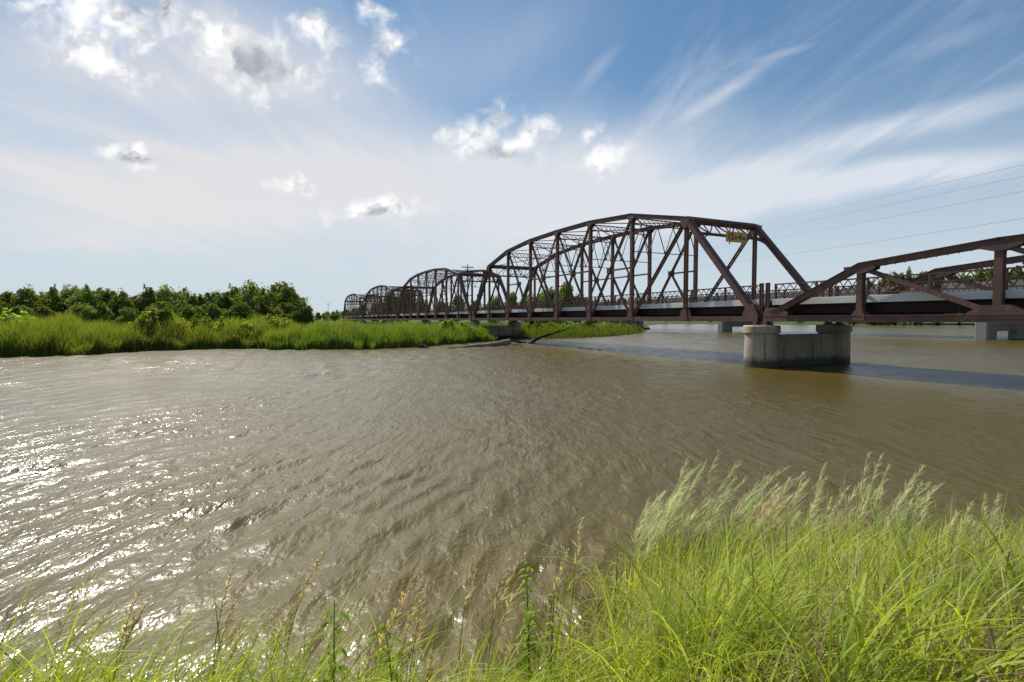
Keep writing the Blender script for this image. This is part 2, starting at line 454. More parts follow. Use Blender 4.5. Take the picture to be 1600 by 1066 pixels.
    GREY = [(405, 98, 66, 36, -22, 2.2), (225, 12, 110, 30, -18, .85), (205, 40, 45, 14, -30, .35), (785, 237, 70, 18, -4, .85), (765, 222, 50, 18, -35, .5), (815, 205, 40, 14, 0, .35),
            (205, 250, 70, 15, -6, .85), (600, 328, 44, 14, 8, .55), (550, 333, 30, 9, 0, .3)]
    grey = nt.math('MULTIPLY', acc(GREY, puffy), nt.ramp(bill, .3, .65, .75, 1.15))
    ccol = nt.mix(nt.math('ADD', nt.math('MINIMUM', grey, 1.0), nt.math('MULTIPLY', body, .5), clamp=True), (.74, .725, .71), (.25, .275, .315))
    vcol = nt.mix(nt.ramp(u, -1.0, 1.0), (.525, .51, .515), (.475, .51, .565))
    skyc = nt.mix(1.0, sky.outputs[0], (STR * SKYGAIN[0], STR * SKYGAIN[1], STR * SKYGAIN[2]), 'MULTIPLY')
    # the glare round the sun is held down (divide by 1 + k c)
    k1 = nt.mix(1.0, skyc, (.55, .55, .55), 'MULTIPLY')
    k2 = nt.new('ShaderNodeVectorMath', operation='ADD'); nt.l.new(k1, k2.inputs[0]); k2.inputs[1].default_value = (1, 1, 1)
    k3 = nt.new('ShaderNodeVectorMath', operation='DIVIDE'); nt.l.new(skyc, k3.inputs[0]); nt.l.new(k2.outputs[0], k3.inputs[1])
    skyc = nt.mix(nt.math('MULTIPLY', nt.ramp(z, 0.0, .42, .95, 0.0), nt.ramp(y, -.3, .3, .45, 1.0)), k3.outputs[0], (.40, .455, .50))
    # thin cloud veils the blue, heaped cloud covers both
    hz = nt.mix(cover, skyc, vcol)
    fin = nt.mix(nt.math('MULTIPLY', puff, .95), hz, ccol)
    # below the horizon: dim ground colour
    fin = nt.mix(nt.ramp(z, -.02, 0.0), (.12, .13, .10), fin)
    nt.l.new(fin, bg.inputs['Color']); bg.inputs['Strength'].default_value = 1.0
    nt.l.new(bg.outputs[0], out.inputs[0])
SKYGAIN = (.78, 1.0, 1.12)
make_world()

# ------------------------------------------------------------------ ground and water
SHORE = [gp(*p) for p in [(-120,561),(0,557.5),(80,556),(150,553),(225,548),(300,546),(412,543.5),(424,546),(500,545.5),(570,545.5),(640,542.5),
                          (690,538.5),(735,535),(765,532.5),(816,530),(860,529),(905,528),(950,525.5),(985,522),(1003,518.8)]]
LAND = np.array([(-3000, 60), (-400, 55), (-110, 40)] + [tuple(p) for p in SHORE] +
                [(41, 150), (62, 235), (88, 300), (120, 312), (150, 262), (205, 246), (300, 240), (600, 250), (3500, 300), (3500, 5000), (-3000, 5000)])

def poly_sd(px, py, poly):
    n = len(poly); best = np.full(px.shape, 1e9); ins = np.zeros(px.shape, bool)
    for i in range(n):
        ax, ay = poly[i]; bx, by = poly[(i + 1) % n]
        ex, ey = bx - ax, by - ay
        t = np.clip(((px - ax) * ex + (py - ay) * ey) / (ex * ex + ey * ey), 0, 1)
        best = np.minimum(best, np.hypot(px - ax - t * ex, py - ay - t * ey))
        c = ((ay > py) != (by > py)) & (px < (bx - ax) * (py - ay) / (by - ay + 1e-12) + ax)
        ins ^= c
    return np.where(ins, best, -best)

def fg_shore(x):
    """where the near bank meets the water, as a distance ahead of the camera"""
    x = np.asarray(x, float)
    s = 3.25 + 2.05 * (1 / (1 + np.exp(-(x - 1.0) * 4.5))) + .12 * np.sin(x * 2.3) + .06 * np.sin(x * 6.1 + 1)
    return s + .25 * np.clip(-x - 3, 0, 4) * .2

def ground_z(x, y):
    x = np.asarray(x, float); y = np.asarray(y, float)
    a = poly_sd(x, y, LAND)
    za = np.where(a > 0, .75 * (1 - np.exp(-a / 5.0)), -1.3 * (1 - np.exp(a / 3.5)))
    za = za + np.where(a > 8, .12 * np.sin(x * .11 + 1) * np.cos(y * .09), 0)
    b = fg_shore(x) - y
    zb = np.clip(b * .36, -1.3, 1.15)
    return np.maximum(za, zb)

def build_ground():
    xs = np.unique(np.round(np.concatenate([[-6000,-4000,-2500,-1500,-900,-600,-400], np.arange(-300,-80,8), np.arange(-80,80,1.6), np.arange(80,420,8), [500,700,1000,1700,2600,4000,6000], np.arange(-9,9.01,.4)]), 3))
    ys = np.unique(np.round(np.concatenate([[-60,-20], np.arange(-6,8.5,.4), np.arange(9,30,2), np.arange(30,125,1.6), np.arange(126,360,6), [400,500,700,1000,1600,2600,4000,7000]]), 3))
    X, Y = np.meshgrid(xs, ys)
    Z = ground_z(X.ravel(), Y.ravel())
    V = np.column_stack([X.ravel(), Y.ravel(), Z])
    nx, ny = len(xs), len(ys)
    i = (np.arange(ny - 1)[:, None] * nx + np.arange(nx - 1)[None, :]).ravel()
    Q = np.column_stack([i, i + 1, i + nx + 1, i + nx])
    o = np_mesh('ground', V, Q, M['ground'], smooth=True)
    tag(o, kind='structure')
build_ground()
def build_water():
    xs = np.unique(np.round(np.concatenate([[-1500, -600, -300, -180], np.arange(-120, -45, 5), np.arange(-45, -22, .35), np.arange(-22, -10, .13), np.arange(-10, 10, .07), np.arange(10, 22, .13),
                                            np.arange(22, 70, .35), np.arange(70, 121, 5), [180, 300, 600, 1500]]), 3))
    ys = np.unique(np.round(np.concatenate([[-40, -10, 0], np.arange(2, 10, .07), np.arange(10, 20, .10), np.arange(20, 38, .18), np.arange(38, 112, .32), np.arange(112, 140, 4), [200, 350, 700]]), 3))
    def gap(a):
        g = np.diff(a); return np.maximum(np.concatenate([[g[0]], g]), np.concatenate([g, [g[-1]]]))
    X, Y = np.meshgrid(xs, ys); GX, GY = np.meshgrid(gap(xs), gap(ys))
    X, Y = X.ravel(), Y.ravel(); g = np.maximum(GX, GY).ravel()
    rw = np.random.default_rng(41)
    Z = np.zeros_like(X)
    wA = 1 / (1 + np.exp((X - .12 * Y - .5) * .55))
    for fam, mean, sd_, w in ((0, 22, 13, wA), (1, -24, 15, 1 - wA), (2, 0, 50, np.full_like(X, .38))):
        for i in range(34):
            lam = rw.uniform(.22, .50) * (1 + 1.6 * (rw.random() < .25) * rw.random())
            az = R(rw.normal(mean, sd_)); k = 2 * math.pi / lam
            # crest runs along azimuth az, so the phase changes across it
            ph = k * (X * math.cos(az) - Y * math.sin(az)) + rw.uniform(0, 6.28)
            amp = .030 * STEEP / k
            vis = np.clip((lam / g - 2.5) / 3.0, 0, 1)
            Z += w * vis * amp * np.sin(ph)
    for i in range(30):         # longer, lower wavelets that still show far out
        lam = rw.uniform(1.0, 2.4); az = R(rw.normal(5, 45)); k = 2 * math.pi / lam
        Z += np.clip((lam / g - 2.2) / 1.5, 0, 1) * np.clip((Y - 14) / 22, .12, 1) * .020 / k * np.sin(k * (X * math.cos(az) - Y * math.sin(az)) + rw.uniform(0, 6.28))
    Z *= .75 + .45 * np.sin(X * .31 + Y * .17) * np.sin(Y * .23 - X * .11 + 1)
    Z += 3.5 * Z * np.abs(Z) * (Z > 0)          # crests a little sharper than troughs
    V = np.column_stack([X, Y, Z]); nx, ny = len(xs), len(ys)
    i = (np.arange(ny - 1)[:, None] * nx + np.arange(nx - 1)[None, :]).ravel()
    tag(np_mesh('water', V, np.column_stack([i, i + 1, i + nx + 1, i + nx]), M['water'], smooth=True), kind='structure')
STEEP = 1.45
build_water()

# ------------------------------------------------------------------ old steel bridge
ZB = 2.82                       # bottom chord centre
TOPS = [None, 9.66, 10.94, 11.38, 11.46, 11.38, 10.94, 9.66, None]
ZLOW = 8.16                     # lower sway strut
G_SPAN = 'through truss spans of the old steel bridge'

def floor_parts(root, length, panels, st, both_rails=True):
    """deck, kerbs, railings, stringers and floor beams; local x along the span, local y = minus the offset across"""
    pl = length / panels
    d = MB(); d.box(.05, length - .05, -(W - .62), -.62, 3.66, 3.84)
    deck = d.build('roadway_deck', M['asphalt'], root)
    for t in (.44, W - .44):
        c = MB(); s = 1 if t < 1 else -1
        n = panels
        for i in range(n):
            c.box(i * pl + .06, (i + 1) * pl - .06 + .03, -t - s * .001 - .2 * (s > 0), -t + .2 * (s < 0), 3.60, 3.945)
        cb = c.build('curb', M['curb'], deck, bevel=.015)
    for t in (.80, 2.1, W / 2, W - 2.1, W - .80):
        b = MB()
        b.box(.08, length - .08, -t - .012, -t + .012, 3.12, 3.64)
        b.box(.08, length - .08, -t - .09, -t + .09, 3.10, 3.13)
        b.box(.08, length - .08, -t - .09, -t + .09, 3.585, 3.605 if t > 1 and t < W - 1 else 3.597)
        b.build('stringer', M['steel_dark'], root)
    for i in range(panels + 1):
        x = min(max(i * pl, .2), length - .2)
        b = MB()
        b.box(x - .015, x + .015, -W + .2, -.2, 2.78, 3.58)
        b.box(x - .13, x + .13, -W + .2, -.2, 2.74, 2.775)
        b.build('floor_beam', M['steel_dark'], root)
    for t in (.55, W - .55):
        r = MB(); y = -t
        r.beam((.1, y, 4.80), (length - .1, y, 4.80), .07, .10)
        r.beam((.1, y, 4.08), (length - .1, y, 4.08), .06, .08)
        n = int(length / .46)
        r.zigzag((.15, y, 4.785), (length - .15, y, 4.785), (.15, y, 4.09), (length - .15, y, 4.09), n, .042, .02, (0, 1, 0), cross=True)
        k = panels * 2
        for i in range(k + 1):
            x = min(max(length * i / k, .16), length - .16)
            r.beam((x, y, 3.90), (x, y, 4.82), .09, .11)
        r.build('railing', M['steel'], root)
    # posts closing the railing at both ends
    for x in (-.07, length + .07):
        for t in (.18, W - .18):
            b = MB(); b.laced((x, -t, 2.9), (x, -t, 4.9), .2, .16, (0, 1, 0), .05, .4, .1)
            b.build('end_railing_post', M['steel'], root)

def truss_plate(root, s, z, pts, y):
    mb = MB()
    for a in (-.197, .172):
        mb.plate([(s + p, z + q) for p, q in pts], y + a, y + a + .025)
    mb.build('gusset_plate', M['steel'], root)

def make_span():
    root = empty('truss_span', (0, 0, 0))
    Lg = 8 * P
    X = [Lg - k * P for k in range(9)]      # node k: 0 = far end, 8 = near end (mirror symmetric)
    st = M['steel']
    for t in (0.0, W):
        y = -t
        B = lambda k: (X[k], y, ZB)
        T = lambda k: (X[k], y, TOPS[k])
        def mid(a, b, f=.5): return tuple(a[i] + (b[i] - a[i]) * f for i in range(3))
        tc = MB()
        for k in range(1, 7):
            a, b = T(k), T(k + 1)
            d = (Vector(b) - Vector(a)).normalized() * .06
            tc.beam(Vector(a) - d, Vector(b) + d, .31, .36)
            # cover plate lips
            n = Vector((0, 0, 1)); n = (n - d.normalized() * n.dot(d.normalized())).normalized() * .165
            tc.beam(Vector(a) - d + n, Vector(b) + d + n, .03, .44)
        tc.build('top_chord', st, root)
        bc = MB()
        for q in (-1, 1):
            bc.box(-.1, Lg + .1, y + q * .13 - .03, y + q * .13 + .03, ZB - .155, ZB + .155)
            bc.box(-.1, Lg + .1, y + q * .13 - .075, y + q * .13 + .075, ZB - .175, ZB - .150)
        for i in range(int(Lg / .9)):
            x = .45 + i * .9
            bc.box(x - .12, x + .12, y - .12, y + .12, ZB + .1, ZB + .125)
        bc.build('bottom_chord', st, root)
        for k0, k1 in ((8, 7), (0, 1)):
            e = MB()
            e.beam(B(k0), T(k1), .32, .38)
            d = (Vector(T(k1)) - Vector(B(k0))).normalized()
            n = d.cross(Vector((0, 1, 0))); n = n if n.z > 0 else -n
            e.beam(Vector(B(k0)) + n * .17 + d * .4, Vector(T(k1)) + n * .17, .03, .46)
            e.build('end_post', st, root)
        for k in range(1, 8):
            v = MB()
            if k in (1, 7):
                v.laced(B(k), T(k), .26, .2, (0, 1, 0), .07, .62, .12)
            else:
                v.beam(B(k), T(k), .22, .05)
                for q in (-1, 1):
                    v.beam((X[k], y + q * .12, ZB), (X[k], y + q * .12, TOPS[k]), .235, .05)
            v.build('vertical_post', st, root)
        def diag(a, b, w, th, name='diagonal', lace=True):
            g = MB()
            if lace: g.laced(a, b, w, th, (0, 1, 0), .055, .78, .13)
            else: g.beam(a, b, w, th)
            g.build(name, st, root)
        diag(T(7), B(6), .25, .17); diag(T(1), B(2), .25, .17)
        for a, b in ((6, 5), (5, 4), (2, 3), (3, 4)):
            diag(T(a), B(b), .21, .15)
            m = mid(T(a), B(b))
            zc = m[2]
            diag(m, B(a), .17, .13, 'sub_diagonal')
            diag((m[0], y, zc), (X[a], y, zc), .13, .12, 'strut', False)
            if b == 4:
                diag(T(4), m, .16, .11, 'counter_diagonal', False)
                diag((m[0], y, zc), (X[4], y, zc), .125, .115, 'strut', False)
        for k in range(1, 8):
            truss_plate(root, X[k], ZB, [(-.36,-.12),(.36,-.12),(.36,.16),(.2,.62),(-.2,.62),(-.36,.16)], y)
            hh = .62 if k in (1, 7) else .42
            truss_plate(root, X[k], TOPS[k], [(-.46,.05),(-.40,-.2),(-.14,-hh),(.14,-hh),(.40,-.2),(.46,.05)], y)
        for k, s in ((8, 1), (0, -1)):
            truss_plate(root, X[k], ZB, [(-.12*s,-.17),(.95*s,-.17),(.95*s,.3),(.62*s,.86),(.2*s,.86),(-.12*s,.25)][::s], y)
        for a, b in ((6, 5), (5, 4), (2, 3), (3, 4)):
            m = mid(T(a), B(b))
            truss_plate(root, m[0], m[2], [(-.2,-.22),(.2,-.22),(.2,.22),(-.2,.22)], y)
    # sway frames across the road
    for k in range(2, 7):
        x, zt = X[k], TOPS[k] - .16
        s = MB()
        sd_ = (1, 0, 0)
        for z in (zt, zt - .48):
            s.beam((x, 0, z), (x, -W, z), .06, .16, sd_)
        s.zigzag((x, 0, zt), (x, -W, zt), (x, 0, zt - .48), (x, -W, zt - .48), 14, .035, .05, sd_, cross=True)
        s.beam((x, 0, ZLOW), (x, -W, ZLOW), .055, .07, sd_)
        n = 4
        for i in range(n):
            y0, y1, ym = -W * i / n, -W * (i + 1) / n, -W * (i + .5) / n
            s.beam((x, y0, ZLOW), (x, ym, zt - .48), .05, .05, sd_)
            s.beam((x, ym, zt - .48), (x, y1, ZLOW), .05, .055, sd_)
            if i: s.box(x - .015, x + .015, y0 - .11, y0 + .11, ZLOW - .04, ZLOW + .17)
        s.build('sway_frame', st, root)
    lb = MB()
    for k in range(1, 7):
        a0, a1 = (X[k], 0, TOPS[k] - .05), (X[k + 1], 0, TOPS[k + 1] - .05)
        b0, b1 = (X[k], -W, TOPS[k] - .05), (X[k + 1], -W, TOPS[k + 1] - .05)
        lb.beam(a0, b1, .06, .07, (0, 0, 1)); lb.beam(b0, a1, .062, .075, (0, 0, 1))
    lb.build('lateral_bracing', st, root)
    # portals in the plane of the end posts
    for k0, k1 in ((8, 7), (0, 1)):
        b0, t0 = Vector((X[k0], 0, ZB)), Vector((X[k1], 0, TOPS[k1]))
        d = (b0 - t0).normalized()
        n = d.cross(Vector((0, 1, 0)))
        def pp(y, down): return t0 + d * down + Vector((0, -y, 0))
        s = MB()
        s.beam(pp(0, .02), pp(W, .02), .30, .34, n)
        s.beam(pp(0, .02) + n * .19, pp(W, .02) + n * .19, .40, .03, n)
        s.beam(pp(0, 1.42), pp(W, 1.42), .13, .16, n)
        s.zigzag(pp(.2, .18), pp(W - .2, .18), pp(.2, 1.36), pp(W - .2, 1.36), 6, .07, .07, n)
        for i in range(1, 6):
            s.beam(pp(.2 + (W - .4) * i / 6, .1), pp(.2 + (W - .4) * i / 6, 1.4), .05, .06, n)
        for sgn, y0 in ((1, .1), (-1, W - .1)):
            pts = []
            for q in range(8):
                a = q / 7 * math.pi / 2
                pts.append(pp(y0 + sgn * 1.25 * (1 - math.cos(a)) , 2.75 - 1.3 * math.sin(a)))
            for i in range(7):
                s.beam(pts[i], pts[i + 1], .08, .1, n)
            s.beam(pts[3], pp(y0 + sgn * .1, 1.45), .045, .06, n)
        s.build('portal_frame', st, root)
    floor_parts(root, Lg, 8, st)
    return root

def place(root, s, t=D0):
    root.location = bw(s, t, 0); root.rotation_euler = (0, 0, ROTZ)

span = make_span()
SLAB = ['nearest and largest arched brown truss span, holding the ochre clearance sign',
        'second arched truss span behind the nearest one, reaching the grassy bank',
        'third arched truss span, half the drawn size of the one before it, over reeds',
        'farthest and smallest arched truss span at the distant end of the old bridge']
for k in range(4):
    o = span if k == 0 else copy_tree(span)
    place(o, S0 + k * (8 * P + GAP))
    tag(o, SLAB[k], 'bridge span', G_SPAN)

def make_pony():
    root = empty('pony_truss_span', (0, 0, 0))
    pp_, n = 5.24, 6
    Lg = pp_ * n
    X = [Lg - k * pp_ for k in range(n + 1)]     # node 0 = end beside the through truss
    Z = [None, 5.36, 5.83, 5.95, 5.83, 5.36, None]
    st = M['steel']
    for t in (0.0, W):
        y = -t
        tc = MB()
        for k in range(1, n - 1):
            a, b = Vector((X[k], y, Z[k])), Vector((X[k + 1], y, Z[k + 1]))
            d = (b - a).normalized() * .05
            tc.beam(a - d, b + d, .27, .34)
            tc.beam(a - d + Vector((0, 0, .145)), b + d + Vector((0, 0, .145)), .03, .46)
            m = 13
            for i in range(m):      # lacing bars under the open side of the chord
                p = a.lerp(b, (i + .5) / m) - Vector((0, 0, .145)); q = a.lerp(b, (i + .85) / m) - Vector((0, 0, .145))
                tc.beam(p + Vector((0, -.16, 0)), q + Vector((0, .16, 0)), .035, .05, (0, 0, 1))
        tc.build('top_chord', st, root)
        bc = MB()
        for q in (-1, 1):
            bc.box(-.1, Lg + .1, y + q * .13 - .03, y + q * .13 + .03, ZB - .15, ZB + .16)
            bc.box(-.1, Lg + .1, y + q * .13 - .08, y + q * .13 + .08, ZB - .17, ZB - .145)
            bc.box(-.1, Lg + .1, y + q * .13 - .08, y + q * .13 + .08, ZB + .125, ZB + .165)
        bc.build('bottom_chord', st, root)
        for k0, k1 in ((0, 1), (n, n - 1)):
            e = MB()
            a, b = Vector((X[k0], y, ZB + .02)), Vector((X[k1], y, Z[k1]))
            e.beam(a, b, .28, .35); d = (b - a).normalized(); nn = d.cross(Vector((0, 1, 0))); nn = nn if nn.z > 0 else -nn
            e.beam(a + nn * .145 + d * .5, b + nn * .145, .03, .47)
            e.build('end_post', st, root)
        for k in range(1, n):
            v = MB()
            v.beam((X[k], y, ZB), (X[k], y, Z[k]), .26, .05)
            for q in (-1, 1):
                v.beam((X[k], y + q * .13, ZB), (X[k], y + q * .13, Z[k]), .27, .05)
            v.build('vertical_post', st, root)
        for a, b in ((1, 2), (2, 3), (4, 3), (5, 4)):
            g = MB(); g.beam((X[a], y, Z[a] - .1), (X[b], y, ZB + .15), .17, .05)
            for q in (-1, 1):
                g.beam((X[a], y + q * .1, Z[a] - .1), (X[b], y + q * .1, ZB + .15), .19, .06)
            g.build('diagonal', st, root)
        for k in range(1, n):
            if k in (2, 3, 4):
                truss_plate(root, X[k], ZB, [(-.95,.0),(.95,.0),(.95,.22),(.45,.52),(-.45,.52),(-.95,.22)], y)
            else:
                truss_plate(root, X[k], ZB, [(-.3,-.1),(.3,-.1),(.3,.2),(.16,.4),(-.16,.4),(-.3,.2)], y)
            truss_plate(root, X[k], Z[k], [(-.75,.0),(-.72,-.2),(-.2,-.36),(.2,-.36),(.72,-.2),(.75,.0)], y)
        for k, s in ((0, -1), (n, 1)):
            truss_plate(root, X[k], ZB, [(-.05*s,-.15),(1.5*s,-.15),(1.5*s,.35),(.9*s,.62),(.1*s,.62),(-.05*s,.3)][::s], y)
        br = MB()
        for k in range(1, n):       # raking outside props that keep the low truss upright
            s = 1 if t == 0 else -1
            br.beam((X[k] + .06, y - s * .1, Z[k] - .5), (X[k] + .06, y - s * .62, ZB + .7), .06, .06)
        br.build('knee_brace', st, root)
    floor_parts(root, Lg, n, st)
    return root, Lg
pony, PL = make_pony()
place(pony, S0 - GAP - PL)
tag(pony, 'low brown pony truss span with a gently arched top, running off beside the clear-span pier', 'bridge span')

# piers: two round columns with caps joined by a wall
def make_pier():
    root = empty('bridge_pier', (0, 0, 0))
    for t in (-.02, W - .06):
        c = MB()
        prof = [(-1.2, .95), (.9, .915), (1.98, .90)]
        c.tube([(0, -t, z) for z, r in prof], [r for z, r in prof], 40)
        col = c.build('column', M['concrete'], root, smooth=False, bevel=.0)
        k = MB()
        k.tube([(0, -t, z) for z in (1.96, 2.0, 2.36, 2.42)], [.96, 1.0, 1.0, .95], 40)
        k.build('column_cap', M['concrete'], root)
        for x in (-.34, .34):
            b = MB(); b.box(x - .22, x + .22, -t - .24, -t + .24, 2.42, 2.50)
            b.box(x - .10, x + .10, -t - .2, -t + .2, 2.495, 2.655)
            b.build('bearing', M['steel'], root)
    w = MB(); w.box(-.5, .5, -W - .1, .1, -1.1, 1.86)
    w.build('web_wall', M['concrete'], root)
    return root
pier = make_pier()
PLAB = ['concrete twin-column pier standing in the river under the near joint of the bridge',
        'concrete pier on the grassy bank beside the bleached driftwood log',
        'concrete pier among reeds under the joint of the second and third truss spans',
        'concrete pier among reeds under the joint before the farthest truss span']
for k in range(4):
    o = pier if k == 0 else copy_tree(pier)
    place(o, S0 - GAP / 2 + k * (8 * P + GAP))
    tag(o, PLAB[k], 'bridge pier', 'concrete piers of the old steel bridge')
o = copy_tree(pier); place(o, S0 - GAP * 1.5 - PL)
tag(o, 'concrete pier under the free end of the low pony truss span', 'bridge pier', 'concrete piers of the old steel bridge')

# clearance sign on the near portal
def make_sign():
    px = S0 + P * .78
    base = bw(px - .02, D0 + 3.30, 0)
    root = empty('clearance_sign', (base[0], base[1], 8.46), YAW)
    pn = MB(); pn.box(-1.0, 1.0, -.02, .02, -.36, .36)
    pn.build('sign_panel', M['yellow'], root, bevel=.01)
    fr = MB()
    for x in (-.6, .6):
        fr.box(x - .03, x + .03, .022, .07, -.5, .75)
    fr.build('sign_bracket', M['steel'], root)
    lb = MB()
    for body, size, x, z in (('12', .62, -.58, 0), ('FT', .30, -.06, -.08), ('4', .62, .32, 0), ('IN', .30, .70, -.08)):
        cu = bpy.data.curves.new('sign_text', 'FONT'); cu.body = body; cu.size = size; cu.extrude = .004; cu.align_x = 'CENTER'; cu.align_y = 'CENTER'
        cu.offset = .012
        tmp = link(bpy.data.objects.new('sign_text', cu))
        bpy.context.view_layer.update()
        me = bpy.data.meshes.new_from_object(tmp.evaluated_get(bpy.context.evaluated_depsgraph_get()))
        lb.add([(v.co.x + x, -.028 - v.co.z, v.co.y + z) for v in me.vertices], [tuple(p.vertices) for p in me.polygons])
        bpy.data.objects.remove(tmp); bpy.data.curves.remove(cu); bpy.data.meshes.remove(me)
    lb.build('lettering', M['ink'], root)
    tag(root, 'faded ochre clearance sign reading 12 FT 4 IN hung on the near portal', 'road sign')
make_sign()

# ------------------------------------------------------------------ concrete highway bridge beyond
D2, W2 = 88.0, 16.0
def make_highway():
    s_a, s_b = -75.0, 330.0
    root = empty('highway_bridge', bw(s_a, D2, 0), ROTZ)
    L = s_b - s_a
    d = MB(); d.box(0, L, -W2, 0, 6.45, 6.75); d.build('deck', M['concrete_far'], root)
    for y in (-.22, -W2 + .22):
        p = MB(); p.plate([(0, 0)] * 0 or [(0, 6.75), (L, 6.75), (L, 7.95), (0, 7.95)], y - .2, y + .2)
        p.build('parapet', M['concrete_far'], root)
    for y in (-1.2, -4.6, -8, -11.4, -14.8):
        g = MB(); g.box(0, L, y - .35, y + .35, 5.25, 6.45); g.build('girder', M['concrete_far'], root)
    tag(root, 'long pale concrete highway bridge running behind the steel trusses', 'bridge')
make_highway()
sA, sB = s_at(1533, D2), s_at(1125, D2)
STEP = sB - sA
def make_hpier():
    root = empty('highway_pier', (0, 0, 0))
    for t in (1.1, 14.9):
        c = MB(); c.box(-.7, .7, -t - 1.1, -t + 1.1, -1.4, 4.4); c.build('column', M['concrete_far'], root, bevel=.12)
    k = MB(); k.box(-.85, .85, -W2 - .1, .1, 4.4, 5.24); k.build('cap_beam', M['concrete_far'], root, bevel=.05)
    w = MB()
    w.box(-.5, .5, -13.9, -2.1, 1.15, 4.42); w.box(-.5, .5, -3.2, -2.1, -1.4, 1.16); w.box(-.5, .5, -13.9, -9.0, -1.4, 1.16)
    w.build('pier_wall', M['concrete_far'], root)
    return root
hp = make_hpier()
for k, lab in ((0, 'grey wall pier of the highway bridge seen under the pony truss span'), (1, 'grey wall pier of the highway bridge seen behind the twin-column river pier'),
               (2, 'grey wall pier of the highway bridge at the tip of the grassy bank'), (3, 'grey wall pier of the highway bridge standing inland behind the second truss span')):
    o = hp if k == 0 else copy_tree(hp)
    place(o, sA + k * STEP, D2)
    tag(o, lab, 'bridge pier', 'concrete piers of the highway bridge')

# ------------------------------------------------------------------ utility poles and wires
DP = 38.0
def make_pole():
    root = empty('utility_pole', (0, 0, 0))
    b = MB(); b.tube([(0, 0, 0), (0, 0, 7), (0, 0, 13.9)], [.17, .145, .11], 12); b.build('post', M['pole'], root, smooth=True)
    a = MB(); a.box(-.06, .06, -1.35, 1.35, 13.25, 13.40); a.box(.06, .09, -.5, -.02, 12.9, 12.95)
    a.beam((.07, -.75, 13.27), (.07, 0, 12.6), .05, .03, (1, 0, 0)); a.beam((.07, .75, 13.27), (.07, 0, 12.6), .05, .03, (1, 0, 0))
    a.build('crossarm', M['pole'], root)
    for y in (-1.2, -.55, .55, 1.2):
        i = MB(); i.tube([(0, y, 13.40), (0, y, 13.48), (0, y, 13.5), (0, y, 13.58)], [.03, .03, .07, .05], 8); i.build('insulator', M['glass'], root, smooth=True)
    return root
pole0 = make_pole()
sp1 = s_at(731, DP); sp2 = s_at(575, DP); sp3 = s_at(513, DP)
sp0 = sp1 - 118
for k, (s, lab) in enumerate(((sp1, 'wooden power pole with one crossarm rising behind the second truss span'), (sp2, 'wooden power pole rising beyond the third truss span, its crossarm small'),
                              (sp3, 'tiny far wooden power pole left of the farthest truss span'), (sp0, 'wooden power pole carrying the wires above the pony truss span'))):
    o = pole0 if k == 0 else copy_tree(pole0)
    place(o, s, DP)
    o.location.z = float(ground_z(np.array([o.location.x]), np.array([o.location.y]))[0]) - .3
    if o.location.z < -.5: o.location.z = -.9
    tag(o, lab, 'power pole', 'wooden power poles behind the bridge')
def wire(name, s0_, s1_, dt, z0, z1, sag, rad, lab):
    pts = []
    for i in range(41):
        f = i / 40
        pts.append(bw(s0_ + (s1_ - s0_) * f, DP + dt, z0 + (z1 - z0) * f - sag * 4 * f * (1 - f)))
    b = MB(); b.tube(pts, rad, 6, False)
    tag(b.build(name, M['wire']), lab, 'power line', 'power lines strung behind the bridge')
zt0, zt1 = 13.5 - .9, 13.5
wire('power_line', sp0, sp1, -1.2, zt0, zt1, 2.35, .009, 'topmost of the thin wires crossing the sky above the pony truss')
wire('power_line', sp0, sp1, 1.2, zt0, zt1, 2.45, .009, 'thin wire running just under the topmost one above the pony truss')
wire('power_line', sp0, sp1, .1, zt0 - 1.0, zt1 - 1.3, 2.45, .0095, 'thin wire running between the close upper pair and the lowest wire')
wire('power_line', sp0, sp1, .1, zt0 - 2.6, zt1 - 3.0, 2.3, .011, 'lowest of the thin wires above the pony truss')
wire('power_line', sp1, sp2, 0, zt1, zt1, 1.6, .02, 'thin wire between the two power poles beyond the truss spans')

# ------------------------------------------------------------------ foliage builders
def leaf_quads(C, Nrm, size, asp, rg):
    """quads centred on C facing roughly Nrm"""
    n = len(C)
    a = rg.normal(size=(n, 3)); a -= Nrm * np.sum(a * Nrm, 1)[:, None]; a /= np.linalg.norm(a, axis=1)[:, None] + 1e-9
    b = np.cross(Nrm, a)
    s = size[:, None]
    V = np.empty((n, 4, 3))
    V[:, 0] = C - a * s - b * s * asp * .35; V[:, 1] = C - a * s * .15 - b * s * asp
    V[:, 2] = C + a * s + b * s * asp * .3; V[:, 3] = C + a * s * .1 + b * s * asp
    Q = np.arange(n * 4).reshape(n, 4)
    return V.reshape(-1, 3), Q

